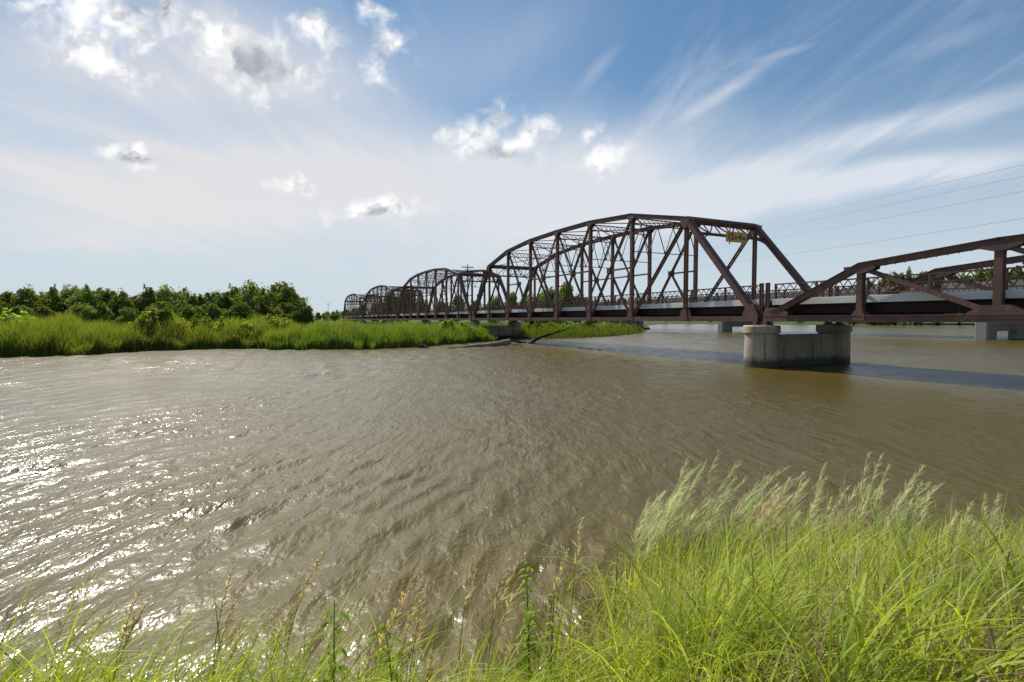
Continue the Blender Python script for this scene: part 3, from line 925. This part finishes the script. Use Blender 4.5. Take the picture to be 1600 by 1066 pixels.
def crown_mesh(rg, h, rad, base, lobes, per, lsize, flat=1.0, dome=0.0, twigs=0):
    """leaves spread through lobes that fill an uneven envelope"""
    C, Nn = [], []
    cz = (h + base) / 2; rz = (h - base) / 2
    for i in range(lobes):
        while True:
            p = rg.uniform(-1, 1, 3)
            if .1 < np.linalg.norm(p) < 1: break
        p[2] = p[2] * .95
        wob = .72 + .28 * math.cos(math.atan2(p[1], p[0]) * 2 + lobes)
        c = np.array([p[0] * rad * .72 * (wob + .25), p[1] * rad * .72 * (wob + .25), cz + p[2] * rz * .74])
        k = (1 - .35 * max(0, p[2]))
        r = rad * rg.uniform(.15, .42) * k
        m = int(per * rg.uniform(.7, 1.3))
        d = rg.normal(size=(m, 3)); d[:, 2] += .25; d /= np.linalg.norm(d, axis=1)[:, None]
        q = r * (.40 + .68 * np.sqrt(rg.random(m)) + .35 * (rg.random(m) < .12) * rg.random(m))
        C.append(c + d * q[:, None] * np.array([1, 1, .8 * flat]))
        nn = d + rg.normal(scale=.55, size=(m, 3)); nn /= np.linalg.norm(nn, axis=1)[:, None]
        Nn.append(nn)
    for i in range(twigs):      # small sprays standing out of the crown
        d = rg.normal(size=3); d[2] = abs(d[2]) * .9 - .25; d /= np.linalg.norm(d)
        c = np.array([d[0] * rad * rg.uniform(.68, 1.0), d[1] * rad * rg.uniform(.68, 1.0), cz + d[2] * rz * rg.uniform(.72, 1.05)])
        m = int(per * .28)
        q = rg.normal(size=(m, 3)) * rad * rg.uniform(.06, .13)
        C.append(c + q + d * np.abs(rg.normal(size=(m, 1))) * rad * .06); nn = d + rg.normal(scale=.7, size=(m, 3)); nn /= np.linalg.norm(nn, axis=1)[:, None]
        Nn.append(nn)
    C = np.vstack(C); Nn = np.vstack(Nn)
    C[:, 2] *= h / np.quantile(C[:, 2], .998)
    tz = np.clip(C[:, 2] / h, 0, 1)[:, None]
    C[:, :2] *= 1 - dome * tz ** 1.6
    C[:, 2] *= 1 + dome * .35 * np.sin(np.arctan2(C[:, 1], C[:, 0]) * 3 + lobes)
    keep = C[:, 2] > max(base * .5, .02)
    C, Nn = C[keep], Nn[keep]
    V, Q = leaf_quads(C, Nn, lsize * rg.uniform(.6, 1.35, len(C)), .62, rg)
    tint = np.repeat(np.clip(rg.normal(.5, .28, len(C)), 0, 1), 4)
    return V, Q, tint

def trunk_mb(rg, h, r):
    b = MB()
    lean = rg.normal(scale=.05 * h, size=2)
    pts = [(lean[0] * f * f, lean[1] * f * f, h * .72 * f - .4 * (f == 0)) for f in (0, .2, .45, .75, 1)]
    b.tube(pts, [r * 1.35, r, r * .8, r * .55, r * .3], 9)
    for i in range(6):
        f = rg.uniform(.3, .75); z = h * .72 * f
        a = rg.uniform(0, 2 * math.pi); L = h * rg.uniform(.2, .34)
        p0 = Vector((lean[0] * f * f, lean[1] * f * f, z))
        p1 = p0 + Vector((math.cos(a) * L * .5, math.sin(a) * L * .5, L * .4)); p2 = p0 + Vector((math.cos(a) * L * .9, math.sin(a) * L * .9, L * .95))
        b.tube([p0, p1, p2], [r * .45, r * .3, r * .12], 6)
    return b

PROTO = []
for i, (h, rad, base, lobes, per) in enumerate(((12, 5.4, -.5, 52, 90), (12, 4.4, -.3, 46, 90), (12, 6.0, -.8, 58, 90), (12, 4.9, -.5, 44, 95), (12, 4.0, -.3, 42, 90), (12, 6.4, -.8, 56, 90))):
    rg = np.random.default_rng(100 + i)
    root = empty('broadleaf_tree', (0, 0, 0))
    trunk_mb(rg, h, .28).build('trunk', M['bark'], root, smooth=True)
    V, Q, t = crown_mesh(rg, h, rad, base, lobes, per * 1.55, .30, 1.0, .28, 5)
    np_mesh('crown', V, Q, M['tree'], root, t)
    PROTO.append(root)
used = set()
ORD = ['first', 'second', 'third', 'fourth', 'fifth', 'sixth', 'seventh', 'eighth', 'ninth', 'tenth', 'eleventh', 'twelfth', 'thirteenth', 'fourteenth', 'fifteenth', 'sixteenth', 'seventeenth',
       'eighteenth', 'nineteenth', 'twentieth', 'twenty-first', 'twenty-second', 'twenty-third', 'twenty-fourth', 'twenty-fifth', 'twenty-sixth', 'twenty-seventh', 'twenty-eighth', 'twenty-ninth', 'thirtieth']
def put_tree(px, top, Y, kind, wid, label, group):
    p = wp(px, top, Y)
    z = float(ground_z(np.array([p[0]]), np.array([p[1]]))[0])
    h = p[2] - z
    pr = PROTO[kind]
    o = pr if kind not in used else copy_tree(pr)
    used.add(kind)
    o.location = (p[0], p[1], z - .1); o.rotation_euler = (0, 0, random.uniform(0, 6.28))
    k = h / 12.0
    o.scale = (k * wid, k * wid, k)
    tag(o, label, 'tree', group)
ROW = [(-18, 459, 145), (14, 457, 150), (46, 452, 146), (72, 452, 158), (84, 449, 152), (112, 447, 156), (136, 450, 150), (166, 452, 154), (188, 457, 146), (206, 459, 158), (233, 449, 150), (262, 448, 152),
       (284, 454, 160), (306, 461, 152), (330, 458, 156), (350, 452, 150), (366, 448, 156), (394, 441, 152), (415, 455, 148), (436, 443, 158), (455, 450, 154), (470, 468, 150)]
ROW.sort()
vis = 0
for i, (px, ty, Y) in enumerate(ROW):
    look = {394: 'tallest dark green tree of the left bank treeline, its top standing clear', 436: 'tall round-headed tree at the right of the left bank treeline, a notch from the tallest',
            470: 'low tree ending the left bank treeline beside open sky'}.get(px, 'dark green bushy tree, %s from the left in the treeline beyond the reeds' % ORD[i])
    put_tree(px, ty, Y, i % 6, random.uniform(1.0, 1.25), look, 'treeline beyond the left bank reeds')
FRONT = [(-10, 474, 132), (30, 478, 134), (64, 478, 128), (128, 474, 134), (160, 476, 136), (200, 478, 132), (252, 472, 134), (292, 477, 132), (325, 474, 130), (376, 474, 132), (410, 472, 130), (444, 470, 136), (474, 481, 132)]
for i, (px, ty, Y) in enumerate(FRONT):
    put_tree(px, ty, Y, (i * 5 + 2) % 6, random.uniform(1.25, 1.6), 'low spreading tree, %s from the left in the front row before the taller treeline' % ORD[i], 'low trees along the foot of the left treeline')
MID = [(565, 478, 230), (590, 468, 215), (612, 456, 190), (636, 452, 185), (660, 463, 195), (690, 468, 190), (715, 463, 200), (742, 466, 180), (772, 463, 175), (800, 458, 165), (830, 454, 160), (856, 449, 158), (884, 442, 150), (906, 456, 156), (925, 470, 170), (950, 482, 180)]
for i, (px, ty, Y) in enumerate(MID):
    put_tree(px, ty, Y, (i * 2 + 1) % 6, random.uniform(.85, 1.1), 'leafy tree behind the truss spans, %s from the left among those seen through the steelwork' % ORD[i], 'trees behind the truss spans')
RIGHT = [(1330, 448, 268), (1362, 440, 262), (1390, 429, 264), (1416, 424, 268), (1442, 428, 262), (1470, 434, 266), (1502, 428, 270), (1530, 420, 262), (1560, 414, 266), (1590, 416, 262), (1622, 412, 266)]
for i, (px, ty, Y) in enumerate(RIGHT):
    put_tree(px, ty, Y, (i * 3 + 1) % 6, random.uniform(.8, .95), 'tall far tree over the pony truss, %s from the left on the far right bank' % ORD[i], 'tall trees on the far right bank')
for i, (px, ty, Y) in enumerate([(1335, 478, 250), (1368, 474, 248), (1400, 472, 247), (1432, 476, 246), (1466, 472, 247), (1500, 476, 246), (1535, 470, 247), (1568, 474, 246), (1602, 470, 247)]):
    put_tree(px, ty, Y, (i * 2) % 6, 1.9, 'low bushy tree at the water edge of the far right bank, %s from the left' % ORD[i], 'low trees along the far right bank')
for i, (px, ty, Y) in enumerate([(1040, 492, 330), (1075, 490, 335), (1110, 491, 338), (1150, 489, 330), (1200, 487, 300), (1250, 484, 280), (1290, 478, 275)]):
    put_tree(px, ty, Y, i % 6, 1.5, 'small far-shore tree glimpsed under the steel deck, %s from the left' % ORD[i], 'distant trees along the far shore')
for i, (px, ty, Y) in enumerate([(484, 489, 420), (497, 488, 430), (510, 487, 440), (524, 486, 300), (540, 484, 280), (556, 482, 260)]):
    put_tree(px, ty, Y, (i + 3) % 6, 1.6, 'low hazy tree around the far bridge end, %s from the left' % ORD[i], 'low trees around the far bridge end')

# bushes on the banks
BP = []
for i, (h, rad, lobes, per) in enumerate(((2.6, 2.2, 34, 150), (2.2, 2.6, 36, 150), (2.4, 1.7, 28, 150))):
    rg = np.random.default_rng(300 + i)
    root = empty('willow_bush', (0, 0, 0))
    b = MB()
    for k in range(7):
        a = rg.uniform(0, 6.28); l = rg.uniform(.5, .9)
        b.tube([(0, 0, -.2), (math.cos(a) * rad * .2, math.sin(a) * rad * .2, h * .35), (math.cos(a) * rad * l * .6, math.sin(a) * rad * l * .6, h * .75)], [.04, .03, .012], 5)
    b.build('stems', M['bark'], root)
    V, Q, t = crown_mesh(rg, h, rad, .1, lobes, per, .15, 1.0, .62, 30)
    np_mesh('leaves', V, Q, M['bush'], root, t)
    BP.append(root)
usedb = set()
def put_bush(px, top, Y, kind, wid, label):
    p = wp(px, top, Y); z = float(ground_z(np.array([p[0]]), np.array([p[1]]))[0]); h = max(.8, p[2] - z)
    o = BP[kind] if kind not in usedb else copy_tree(BP[kind]); usedb.add(kind)
    o.location = (p[0], p[1], z - .05); o.rotation_euler = (0, 0, random.uniform(0, 6.28))
    k = h / 2.4; o.scale = (k * wid, k * wid, k)
    tag(o, label, 'bush', 'bushes on the far bank')
for a in [(246, 493, 48.5, 0, 1.15, 'round light green bush standing tallest above the left bank reeds'),
          (20, 490, 44, 1, 1.2, 'pale willow bush at the left edge of the reed bank'),
          (285, 502, 52, 1, 1.1, 'leafy bush just right of the tall round bush in the reed bank'),
          (318, 503, 51, 0, 1.0, 'leafy bush in the middle of the shrubby stretch of left bank'),
          (350, 502, 52, 2, 1.3, 'leafy bush left of the last shrub before the bright reeds'),
          (385, 504, 51, 1, 1.0, 'leafy bush where the shrubby stretch meets the bright reeds'),
          (425, 494, 95, 1, 1.9, 'smooth rounded pale bush before the end of the treeline'),
          (700, 506, 62, 0, 1.1, 'yellow-green bush at the end of the reeds before the bank pier'),
          (728, 506, 64, 2, 1.3, 'yellow-green bush beside the bank pier and the log'),
          (752, 511, 68, 1, .9, 'small bush right against the bank pier'),
          (835, 503, 82, 0, 1.2, 'bright bush right of the bank pier, behind the dark leaning branch'),
          (862, 504, 84, 1, 1.1, 'bright bush above the tip of the dark leaning branch'),
          (890, 503, 86, 2, 1.4, 'bright bush in the middle of the grassy point'),
          (918, 504, 90, 0, 1.2, 'bright bush right of the middle of the grassy point'),
          (945, 504, 96, 1, 1.2, 'bright bush before the tip of the grassy point'),
          (972, 505, 104, 2, 1.3, 'low bright bush near the tip of the grassy point'),
          (993, 507, 110, 1, 1.0, 'last low bush at the tip of the grassy point'),
          (762, 523, 69, 2, .7, 'tiny yellow-green plant on the mud beside the log')]:
    put_bush(*a)

def blades(base, height, width, lean_az, lean, rg, seg=4, droop=.6, twist=.6):
    """curved tapering strips; returns verts, quads, per-vertex fraction along"""
    n = len(base)
    f = np.linspace(0, 1, seg + 1)
    ca, sa = np.cos(lean_az), np.sin(lean_az)
    out = lean[:, None] * (f[None, :] ** 1.8)
    up = f[None, :] * (1 - droop * .35 * lean[:, None] * f[None, :] ** 2) - droop * .5 * np.maximum(lean[:, None] - .45, 0) * f[None, :] ** 4
    cx = base[:, 0:1] + ca[:, None] * out * height[:, None]
    cy = base[:, 1:2] + sa[:, None] * out * height[:, None]
    cz = base[:, 2:3] + up * height[:, None]
    th = rg.uniform(0, 2 * math.pi, n)
    wx = np.cos(th)[:, None]; wy = np.sin(th)[:, None]
    w = width[:, None] * np.minimum(1, .55 + 1.2 * f[None, :]) * (1 - f[None, :] ** 2.2 * .97) * .5
    V = np.empty((n, seg + 1, 2, 3))
    V[:, :, 0, 0] = cx - wx * w; V[:, :, 0, 1] = cy - wy * w; V[:, :, 0, 2] = cz
    V[:, :, 1, 0] = cx + wx * w; V[:, :, 1, 1] = cy + wy * w; V[:, :, 1, 2] = cz
    k = 2 * (seg + 1)
    q0 = (np.arange(n) * k)[:, None] + (np.arange(seg) * 2)[None, :]
    Q = np.stack([q0, q0 + 1, q0 + 3, q0 + 2], -1).reshape(-1, 4)
    return V.reshape(-1, 3), Q, np.tile(np.repeat(f, 2), n)

# reeds along the far banks
def reed_field(name, lo, hi, count, depth, hmin, hmax, label, rg, wid=.045, hfun=None):
    sh = np.array(SHORE[lo:hi])
    seg = np.diff(sh, axis=0); L = np.hypot(seg[:, 0], seg[:, 1]); cum = np.concatenate([[0], np.cumsum(L)])
    u = rg.random(count) * cum[-1]
    i = np.clip(np.searchsorted(cum, u) - 1, 0, len(seg) - 1)
    f = (u - cum[i]) / L[i]
    p0 = u
    d = seg[i] / L[i][:, None]
    nrm = np.column_stack([-d[:, 1], d[:, 0]])
    off = depth * rg.random(count) ** 1.5 - .3 - .5 * np.clip(np.sin(p0 * .9) + np.sin(p0 * 2.3 + 1), 0, 2)
    p = sh[i] + seg[i] * f[:, None] + nrm * off[:, None]
    z = np.maximum(ground_z(p[:, 0], p[:, 1]), -.25)
    patchy = .5 + .5 * np.sin(p[:, 0] * .55 + 1.3) * np.sin(p[:, 0] * .21 + p[:, 1] * .3)
    h = rg.uniform(hmin, hmax, count) * (.72 + .36 * patchy + .12 * np.sin(p[:, 0] * 2.1 + p[:, 1] * 1.3)) * np.clip(.72 + off * .35, .6, 1)
    V, Q, al = blades(np.column_stack([p, z]), h, rg.uniform(.6, 1.4, count) * wid, rg.normal(-.2, 1.1, count), np.abs(rg.normal(.16, .13, count)), rg, 3)
    tint = np.repeat(np.clip(rg.normal(.5, .25, count) , 0, 1), 8)
    dead = rg.random(count) < (.035 + .07 * (np.sin(p[:, 0] * .8 + 2) > .6))
    dq = np.repeat(dead, 3)
    tag(np_mesh(name, V, Q[~dq], M['reed'], None, tint), label, 'reeds', kind='stuff')
    tag(np_mesh('dead_reeds', V, Q[dq], M['dry'], None, tint), 'straw-brown dead stalks among the ' + label, 'reeds', kind='stuff')
rg = np.random.default_rng(11)
reed_field('reeds', 0, 8, 26000, 9, 1.9, 2.75, 'tall dark-footed reeds along the left shore', rg)
reed_field('reeds', 7, 14, 22000, 10, 1.6, 2.25, 'bright green reeds between the bushes and the bank pier', rg)
reed_field('reeds', 14, 20, 9000, 9, 1.0, 1.9, 'bright grass on the point right of the bank pier', rg, .05)
# meadow behind the reeds and under the bridge
n = 16000
Yd = rg.uniform(50, 150, n); Xd = rg.uniform(-1.15, .42, n) * Yd
sdv = poly_sd(Xd, Yd, LAND); ok = sdv > 4
Xd, Yd = Xd[ok], Yd[ok]; n = len(Xd)
V, Q, al = blades(np.column_stack([Xd, Yd, ground_z(Xd, Yd)]), rg.uniform(.9, 1.75, n), rg.uniform(.06, .13, n), rg.uniform(-2, 2, n), np.abs(rg.normal(.2, .15, n)), rg, 3)
tag(np_mesh('meadow_grass', V, Q, M['reed'], None, np.repeat(np.clip(rg.normal(.5, .25, n), 0, 1), 8)), 'tall meadow grass behind the reeds', 'grass', kind='stuff')

# ------------------------------------------------------------------ driftwood
def curve_log(name, pts, rad, mat, label, seg=12, twigs=()):
    rr = np.random.default_rng(5)
    b = MB()
    # resample for an uneven outline
    P_, R_ = [], []
    for i in range(len(pts) - 1):
        for k in range(4):
            f = k / 4
            P_.append(tuple(pts[i][j] + (pts[i+1][j] - pts[i][j]) * f + rr.normal(scale=.02) for j in range(3)))
            R_.append((rad[i] + (rad[i+1] - rad[i]) * f) * rr.uniform(.88, 1.12))
    P_.append(pts[-1]); R_.append(rad[-1])
    b.tube(P_, R_, seg)
    for tp, tr in twigs:
        b.tube(tp, tr, 6)
    tag(b.build(name, mat, None, smooth=True), label, 'driftwood')
def gw(px, py, z=0.0):
    a = gp(px, py, 0.0); return (float(a[0]), float(a[1]), z)
a, b_, c, d = gw(700, 544.5, .0), gw(735, 542.5, .08), gw(775, 540.5, .16), gw(797, 540, .42)
curve_log('driftwood_log', [gw(672, 545, -.06), a, b_, c, d], [.05, .12, .17, .24, .30], M['log'], 'long bleached driftwood log lying in the shallows by the bank pier', 12,
          [((gw(733, 543, .1), gw(731, 545, .35), gw(726, 546, .62)), (.05, .035, .015)), ((gw(790, 540, .25), gw(805, 540.5, .2), gw(818, 541, .05)), (.14, .09, .03)), ((gw(733, 543, .0), gw(733, 549, -.1)), (.04, .05))])
bb = gw(829, 536, 0)
Yb = bb[1]
def wz(px, py, Y):
    p = wp(px, py, Y); return tuple(map(float, p))
curve_log('leaning_branch', [gw(826, 536.5, -.12), wz(845, 527, Yb + .3), wz(868, 520, Yb + .6), wz(894, 511.5, Yb + 1)], [.17, .13, .09, .035], M['wetwood'], 'dark dead branch leaning up out of the water right of the log', 9,
          [((wz(868, 520, Yb + .6), wz(876, 514, Yb + .7)), (.05, .02)), ((gw(822, 535, -.05), gw(808, 537, .12)), (.12, .05))])
curve_log('driftwood_stump', [gw(654, 543.8, .05), gw(662, 543.6, .22), gw(670, 544.2, -.02)], [.14, .2, .08], M['wetwood'], 'small black stump poking from the water left of the log', 9)

# ------------------------------------------------------------------ near bank vegetation
rg = np.random.default_rng(23)
WIND = 0.15
def near_grass(name, n, xr, yr, hr, wr, keep, mat, label, lean=.38, seg=5):
    X = rg.uniform(*xr, n); Y = rg.uniform(*yr, n)
    k = keep(X, Y)
    X, Y = X[k], Y[k]; n = len(X)
    # tufts: pull blades together in bunches
    nt_ = max(1, n // 14)
    ti = rg.integers(0, nt_, n)
    tx, ty = X[ti], Y[ti]
    X = np.where(rg.random(n) < .75, tx + rg.normal(scale=.035, size=n), X); Y = np.where(rg.random(n) < .75, ty + rg.normal(scale=.035, size=n), Y)
    z = ground_z(X, Y)
    h = rg.uniform(*hr, n) * np.clip(1.15 - .07 * np.maximum(X - 2, 0), .7, 1) * (.85 + .3 * (np.sin(X * 3.1 + Y * 1.7) * .5 + .5))
    az = np.where(rg.random(n) < .6, rg.normal(WIND, .8, n), rg.uniform(0, 6.283, n))
    V, Q, al = blades(np.column_stack([X, Y, np.maximum(z, -.2) - .02]), h, rg.uniform(*wr, n), az, np.clip(np.abs(rg.normal(lean, .24, n)), .03, 1.1), rg, seg, droop=1.0)
    tt = np.repeat(np.clip(np.repeat(rg.random(nt_ + 1), 1)[ti] * .6 + rg.random(n) * .4, 0, 1), 2 * (seg + 1))
    o = np_mesh(name, V, Q, mat, None, tt)
    tag(o, label, 'grass', kind='stuff')
inb = lambda X, Y: Y < fg_shore(X) + .05
right = lambda X, Y: inb(X, Y) & (X > .55 + .1 * np.sin(Y * 3)) & (X < Y * 1.12 + .6)
left = lambda X, Y: inb(X, Y) & (X > -Y * 1.12 - .6) & (X < 1.2)
near_grass('tall_grass', 11500, (.4, 7.2), (1.9, 5.5), (.40, .90), (.007, .019), right, M['grass'], 'dense bright green grass on the near bank at the right', .68, 7)
near_grass('short_grass', 11000, (.4, 7.2), (1.9, 5.5), (.15, .50), (.006, .014), right, M['grass'], 'short undergrowth beneath the tall grass of the near bank', .8, 5)
near_grass('fine_grass', 3000, (.4, 7.2), (2.6, 5.5), (.50, .95), (.003, .006), right, M['plume'], 'fine pale grass stalks between the blades of the near bank', .35, 4)
near_grass('dry_grass', 13000, (.4, 7.2), (1.9, 5.5), (.25, .72), (.005, .014), right, M['dry'], 'straw-coloured dead stalks among the near bank grass', .7, 5)
near_grass('bank_grass', 6800, (-5, 1.4), (2.3, 3.4), (.35, .74), (.007, .018), left, M['grass'], 'thin bright grass along the near shore at the left', .66, 6)
near_grass('arching_grass', 1700, (-5, 1.6), (2.6, 3.45), (.75, 1.25), (.008, .015), left, M['grass'], 'long arching blades blown along the near shore at the left', .8, 7)

def grass_plant(name, px, top, Y, stems, spread, mat, label, cat, group, panicle=.5, nb=34, blen=.34, wind=.5, lw=.0035, leafn=10, leaf_mat=None, stem_mat=None, droop=.5, splay=.5):
    """one clump: stems, blades, and feathery heads blown to the right"""
    tp = wp(px, top, Y)
    bx = tp[0] - wind * .5; by = Y
    z = float(ground_z(np.array([bx]), np.array([by]))[0]); z = max(z, -.1)
    root = empty(name, (bx, by, z))
    H = tp[2] - z
    sb, head_b, head_t, hl = MB(), [], [], []
    segV, segQ, segT = [], [], []
    nq = 0
    for s in range(stems):
        ox, oy = rg.normal(scale=spread * (1.5 if s else .3), size=2)
        h = H * (1.0 if s == 0 else rg.uniform(.66, .98))
        wx = wind * rg.uniform(.4, 1.4); wy = rg.normal(scale=.06)
        pt = lambda f: np.array([ox + wx * (f ** 2.2) * .8, oy + wy * f * f, h * (f - .1 * wind * f ** 3)])
        k = h / pt(1)[2]
        sb.tube([pt(f) * np.array([1, 1, k]) for f in (0, .25, .5, .75, 1)], [.0042, .0038, .003, .0022, .001], 5, False)
        m = nb
        for j in range(m):
            f0 = 1 - panicle * (1 - (j / m)) * rg.uniform(.9, 1.0)
            p0 = pt(f0) * np.array([1, 1, k])
            L = blen * (1.05 - .75 * (j / m)) * rg.uniform(.6, 1.2)
            az = rg.normal(0, 1.0) if rg.random() < .75 else rg.uniform(0, 6.28)
            el = rg.normal(1.05, .2)
            d = np.array([math.cos(az) * math.cos(el) * splay * 1.6 + wind * .35, math.sin(az) * math.cos(el) * splay * 1.6, math.sin(el)])
            d /= np.linalg.norm(d)
            prev = None
            th = rg.uniform(0, 3.14)
            sx = np.array([math.cos(th), math.sin(th), .2]) * lw
            K = 4
            for q in range(K + 1):
                g = q / K
                c = p0 + d * L * g + np.array([wind * .35, 0, -droop * .55]) * L * g * g
                w = (.45 + .9 * math.sin(math.pi * min(1, g * 1.15))) * (1 - .75 * g * g)
                segV += [c - sx * w, c + sx * w]
                if q: segQ.append((nq + 2*q - 2, nq + 2*q - 1, nq + 2*q + 1, nq + 2*q))
            nq += 2 * (K + 1)
            segT += [rg.random()] * (2 * (K + 1))
    sb.build('stem', stem_mat or M['stem'], root)
    np_mesh('seed_head', np.array(segV), np.array(segQ), mat, root, np.array(segT))
    if leafn:
        n = leafn * stems
        b = np.column_stack([rg.normal(scale=spread * 1.2, size=n), rg.normal(scale=spread * 1.2, size=n), np.full(n, -.02)])
        V, Q, al = blades(b, H * rg.uniform(.35, .72, n), rg.uniform(.008, .016, n), rg.normal(.1, .9, n), np.clip(np.abs(rg.normal(.35, .2, n)), .05, .9), rg, 5, 1.0)
        np_mesh('blades', V, Q, leaf_mat or M['grass'], root, np.repeat(rg.random(n), 12))
    tag(root, label, cat, group)
G1 = 'feathery plume grasses on the near bank'
PL_ = [(1075, 718, 5.0, 11, .09, 'plume', 'feathery pale plume grass clump, the left one of the tallest pair', .55, .34),
       (1135, 710, 4.9, 12, .10, 'plume', 'feathery pale plume grass clump, the right one of the tallest pair, blown rightwards', .62, .36),
       (1040, 775, 4.8, 7, .10, 'plume', 'feathery pale plume clump on the left edge of the near grass, lower than the tall pair', .4, .3),
       (1185, 760, 5.0, 10, .12, 'plume', 'pale plume clump just right of the tallest pair', .5, .3),
       (1215, 742, 5.1, 10, .12, 'plume_red', 'pinkish-tipped plume clump between the tall pair and the middle plumes', .5, .32),
       (1262, 748, 5.0, 11, .13, 'plume', 'loose pale plume clump in the middle of the near grass', .45, .3),
       (1296, 733, 5.1, 5, .08, 'plume', 'slim upright pale plume left of the reddish seed heads', .35, .3),
       (1322, 742, 5.2, 5, .10, 'plume_red', 'reddish seed-head clump beside the tall single plume', .1, .2),
       (1358, 708, 5.0, 4, .05, 'plume', 'tall single pale plume standing above the middle of the grass', .25, .30),
       (1424, 732, 4.9, 5, .08, 'plume', 'curved pale plume with its tip hooked rightwards', .5, .30),
       (1452, 756, 4.9, 5, .09, 'plume', 'open-branched pale plume just right of the hooked one', .45, .30),
       (1390, 770, 4.9, 9, .12, 'plume', 'short dense plume clump left of the hooked plume', .3, .28),
       (1505, 786, 4.8, 5, .08, 'plume', 'greyish open plume clump right of the open-branched one', .25, .30),
       (1548, 775, 4.8, 3, .05, 'plume', 'thin upright plume with spread arms near the right edge', .15, .30),
       (1586, 828, 4.7, 4, .08, 'seed', 'low brownish seed-head clump at the right edge of the bank', .2, .22)]
for px, ty, Y, ns, spd, mt, lab, wnd, bl in PL_:
    grass_plant('plume_grass', px, ty, Y, ns, spd, M[mt], lab, 'grass clump', G1, .52, 70, bl * .8, wnd, .0027, 7, None, None, .55, .36)
G2 = 'slender straw seed heads by the near shore'
for px, ty, Y, ns, lab, wnd in [(100, 900, 3.5, 3, 'slender straw seed heads low at the left over the water, leftmost of their kind', .35), (205, 925, 3.3, 2, 'slender straw seed heads second from the left over the water', .3),
                                (368, 882, 3.4, 3, 'slender straw seed heads bent over the rippled water below the log', .4), (470, 862, 3.6, 2, 'thin straw seed head in open water right of the bent ones', .35),
                                (625, 890, 3.4, 3, 'straw seed head rising beside the first leafy weed', .3), (660, 930, 3.2, 3, 'short dense straw seed head between two leafy weeds', .25),
                                (745, 862, 3.5, 2, 'faint straw seed head left of the tallest leafy weed', .25), (798, 880, 3.5, 3, 'straw seed head leaning on the tallest leafy weed', .4),
                                (905, 812, 4.0, 2, 'tall thin straw seed head right of the tallest leafy weed', .15)]:
    grass_plant('seed_grass', px, ty, Y, ns, .07, M['seed'], lab, 'grass clump', G2, .38, 34, .13, wnd, .0062, 7, None, M['stem'], .4, .6)

def leafy_weed(px, top, Y, label, leaves=26, ll=.085):
    lean = rg.uniform(-.06, .2); ll *= rg.uniform(.8, 1.15); leaves = int(leaves * rg.uniform(.7, 1.1))
    tp = wp(px, top, Y)
    bx, by = tp[0] - lean, Y
    z = max(-.1, float(ground_z(np.array([bx]), np.array([by]))[0]))
    H = tp[2] - z
    root = empty('leafy_weed', (bx, by, z))
    pt = lambda f: Vector((lean * f * f, .02 * math.sin(f * 4), H * f))
    b = MB(); b.tube([pt(f) for f in (0, .25, .5, .75, 1)], [.008, .007, .006, .004, .002], 7)
    b.build('stem', M['stem'], root, smooth=True)
    Vs, Qs, T = [], [], []
    for i in range(leaves):
        f = .30 + .70 * (i / (leaves - 1)) ** .9
        p = np.array(pt(f)); a = i * 2.4 + rg.normal(scale=.3)
        L = ll * (1.3 - .6 * f) * rg.uniform(.5, 1.25) * 1.35
        out = np.array([math.cos(a), math.sin(a), 0]); side = np.array([-math.sin(a), math.cos(a), 0])
        n0 = len(Vs)
        K = 5
        for q in range(K + 1):
            g = q / K
            w = .36 * L * math.sin(math.pi * (g * .92 + .06)) ** .8
            c = p + out * L * g * .92 + np.array([0, 0, L * (.55 * g - .95 * g * g)])
            for e in (-.5, 0, .5):
                Vs.append(c + side * w * e + np.array([0, 0, abs(e) * w * .35]))
            if q:
                k = n0 + 3 * q
                Qs += [(k - 3, k - 2, k + 1, k), (k - 2, k - 1, k + 2, k + 1)]
        T += [rg.random()] * (3 * (K + 1))
    np_mesh('leaf', np.array(Vs), np.array(Qs), M['weed'], root, np.array(T), smooth=True)
    tag(root, label, 'weed', 'leafy weeds on the near shore')
for a in [(822, 876, 3.3, 'tallest leafy weed standing clear before the brown water', 40, .085), (524, 936, 3.0, 'leafy weed rising from the grass left of centre', 28, .085),
          (602, 972, 2.9, 'short leafy weed right of the left-of-centre weed', 24, .08), (866, 925, 3.3, 'leafy weed half hidden at the edge of the dense grass', 26, .075), (965, 850, 4.2, 'leafy sprig hanging over the water at the left tip of the dense grass', 26, .08)]:
    leafy_weed(*a)
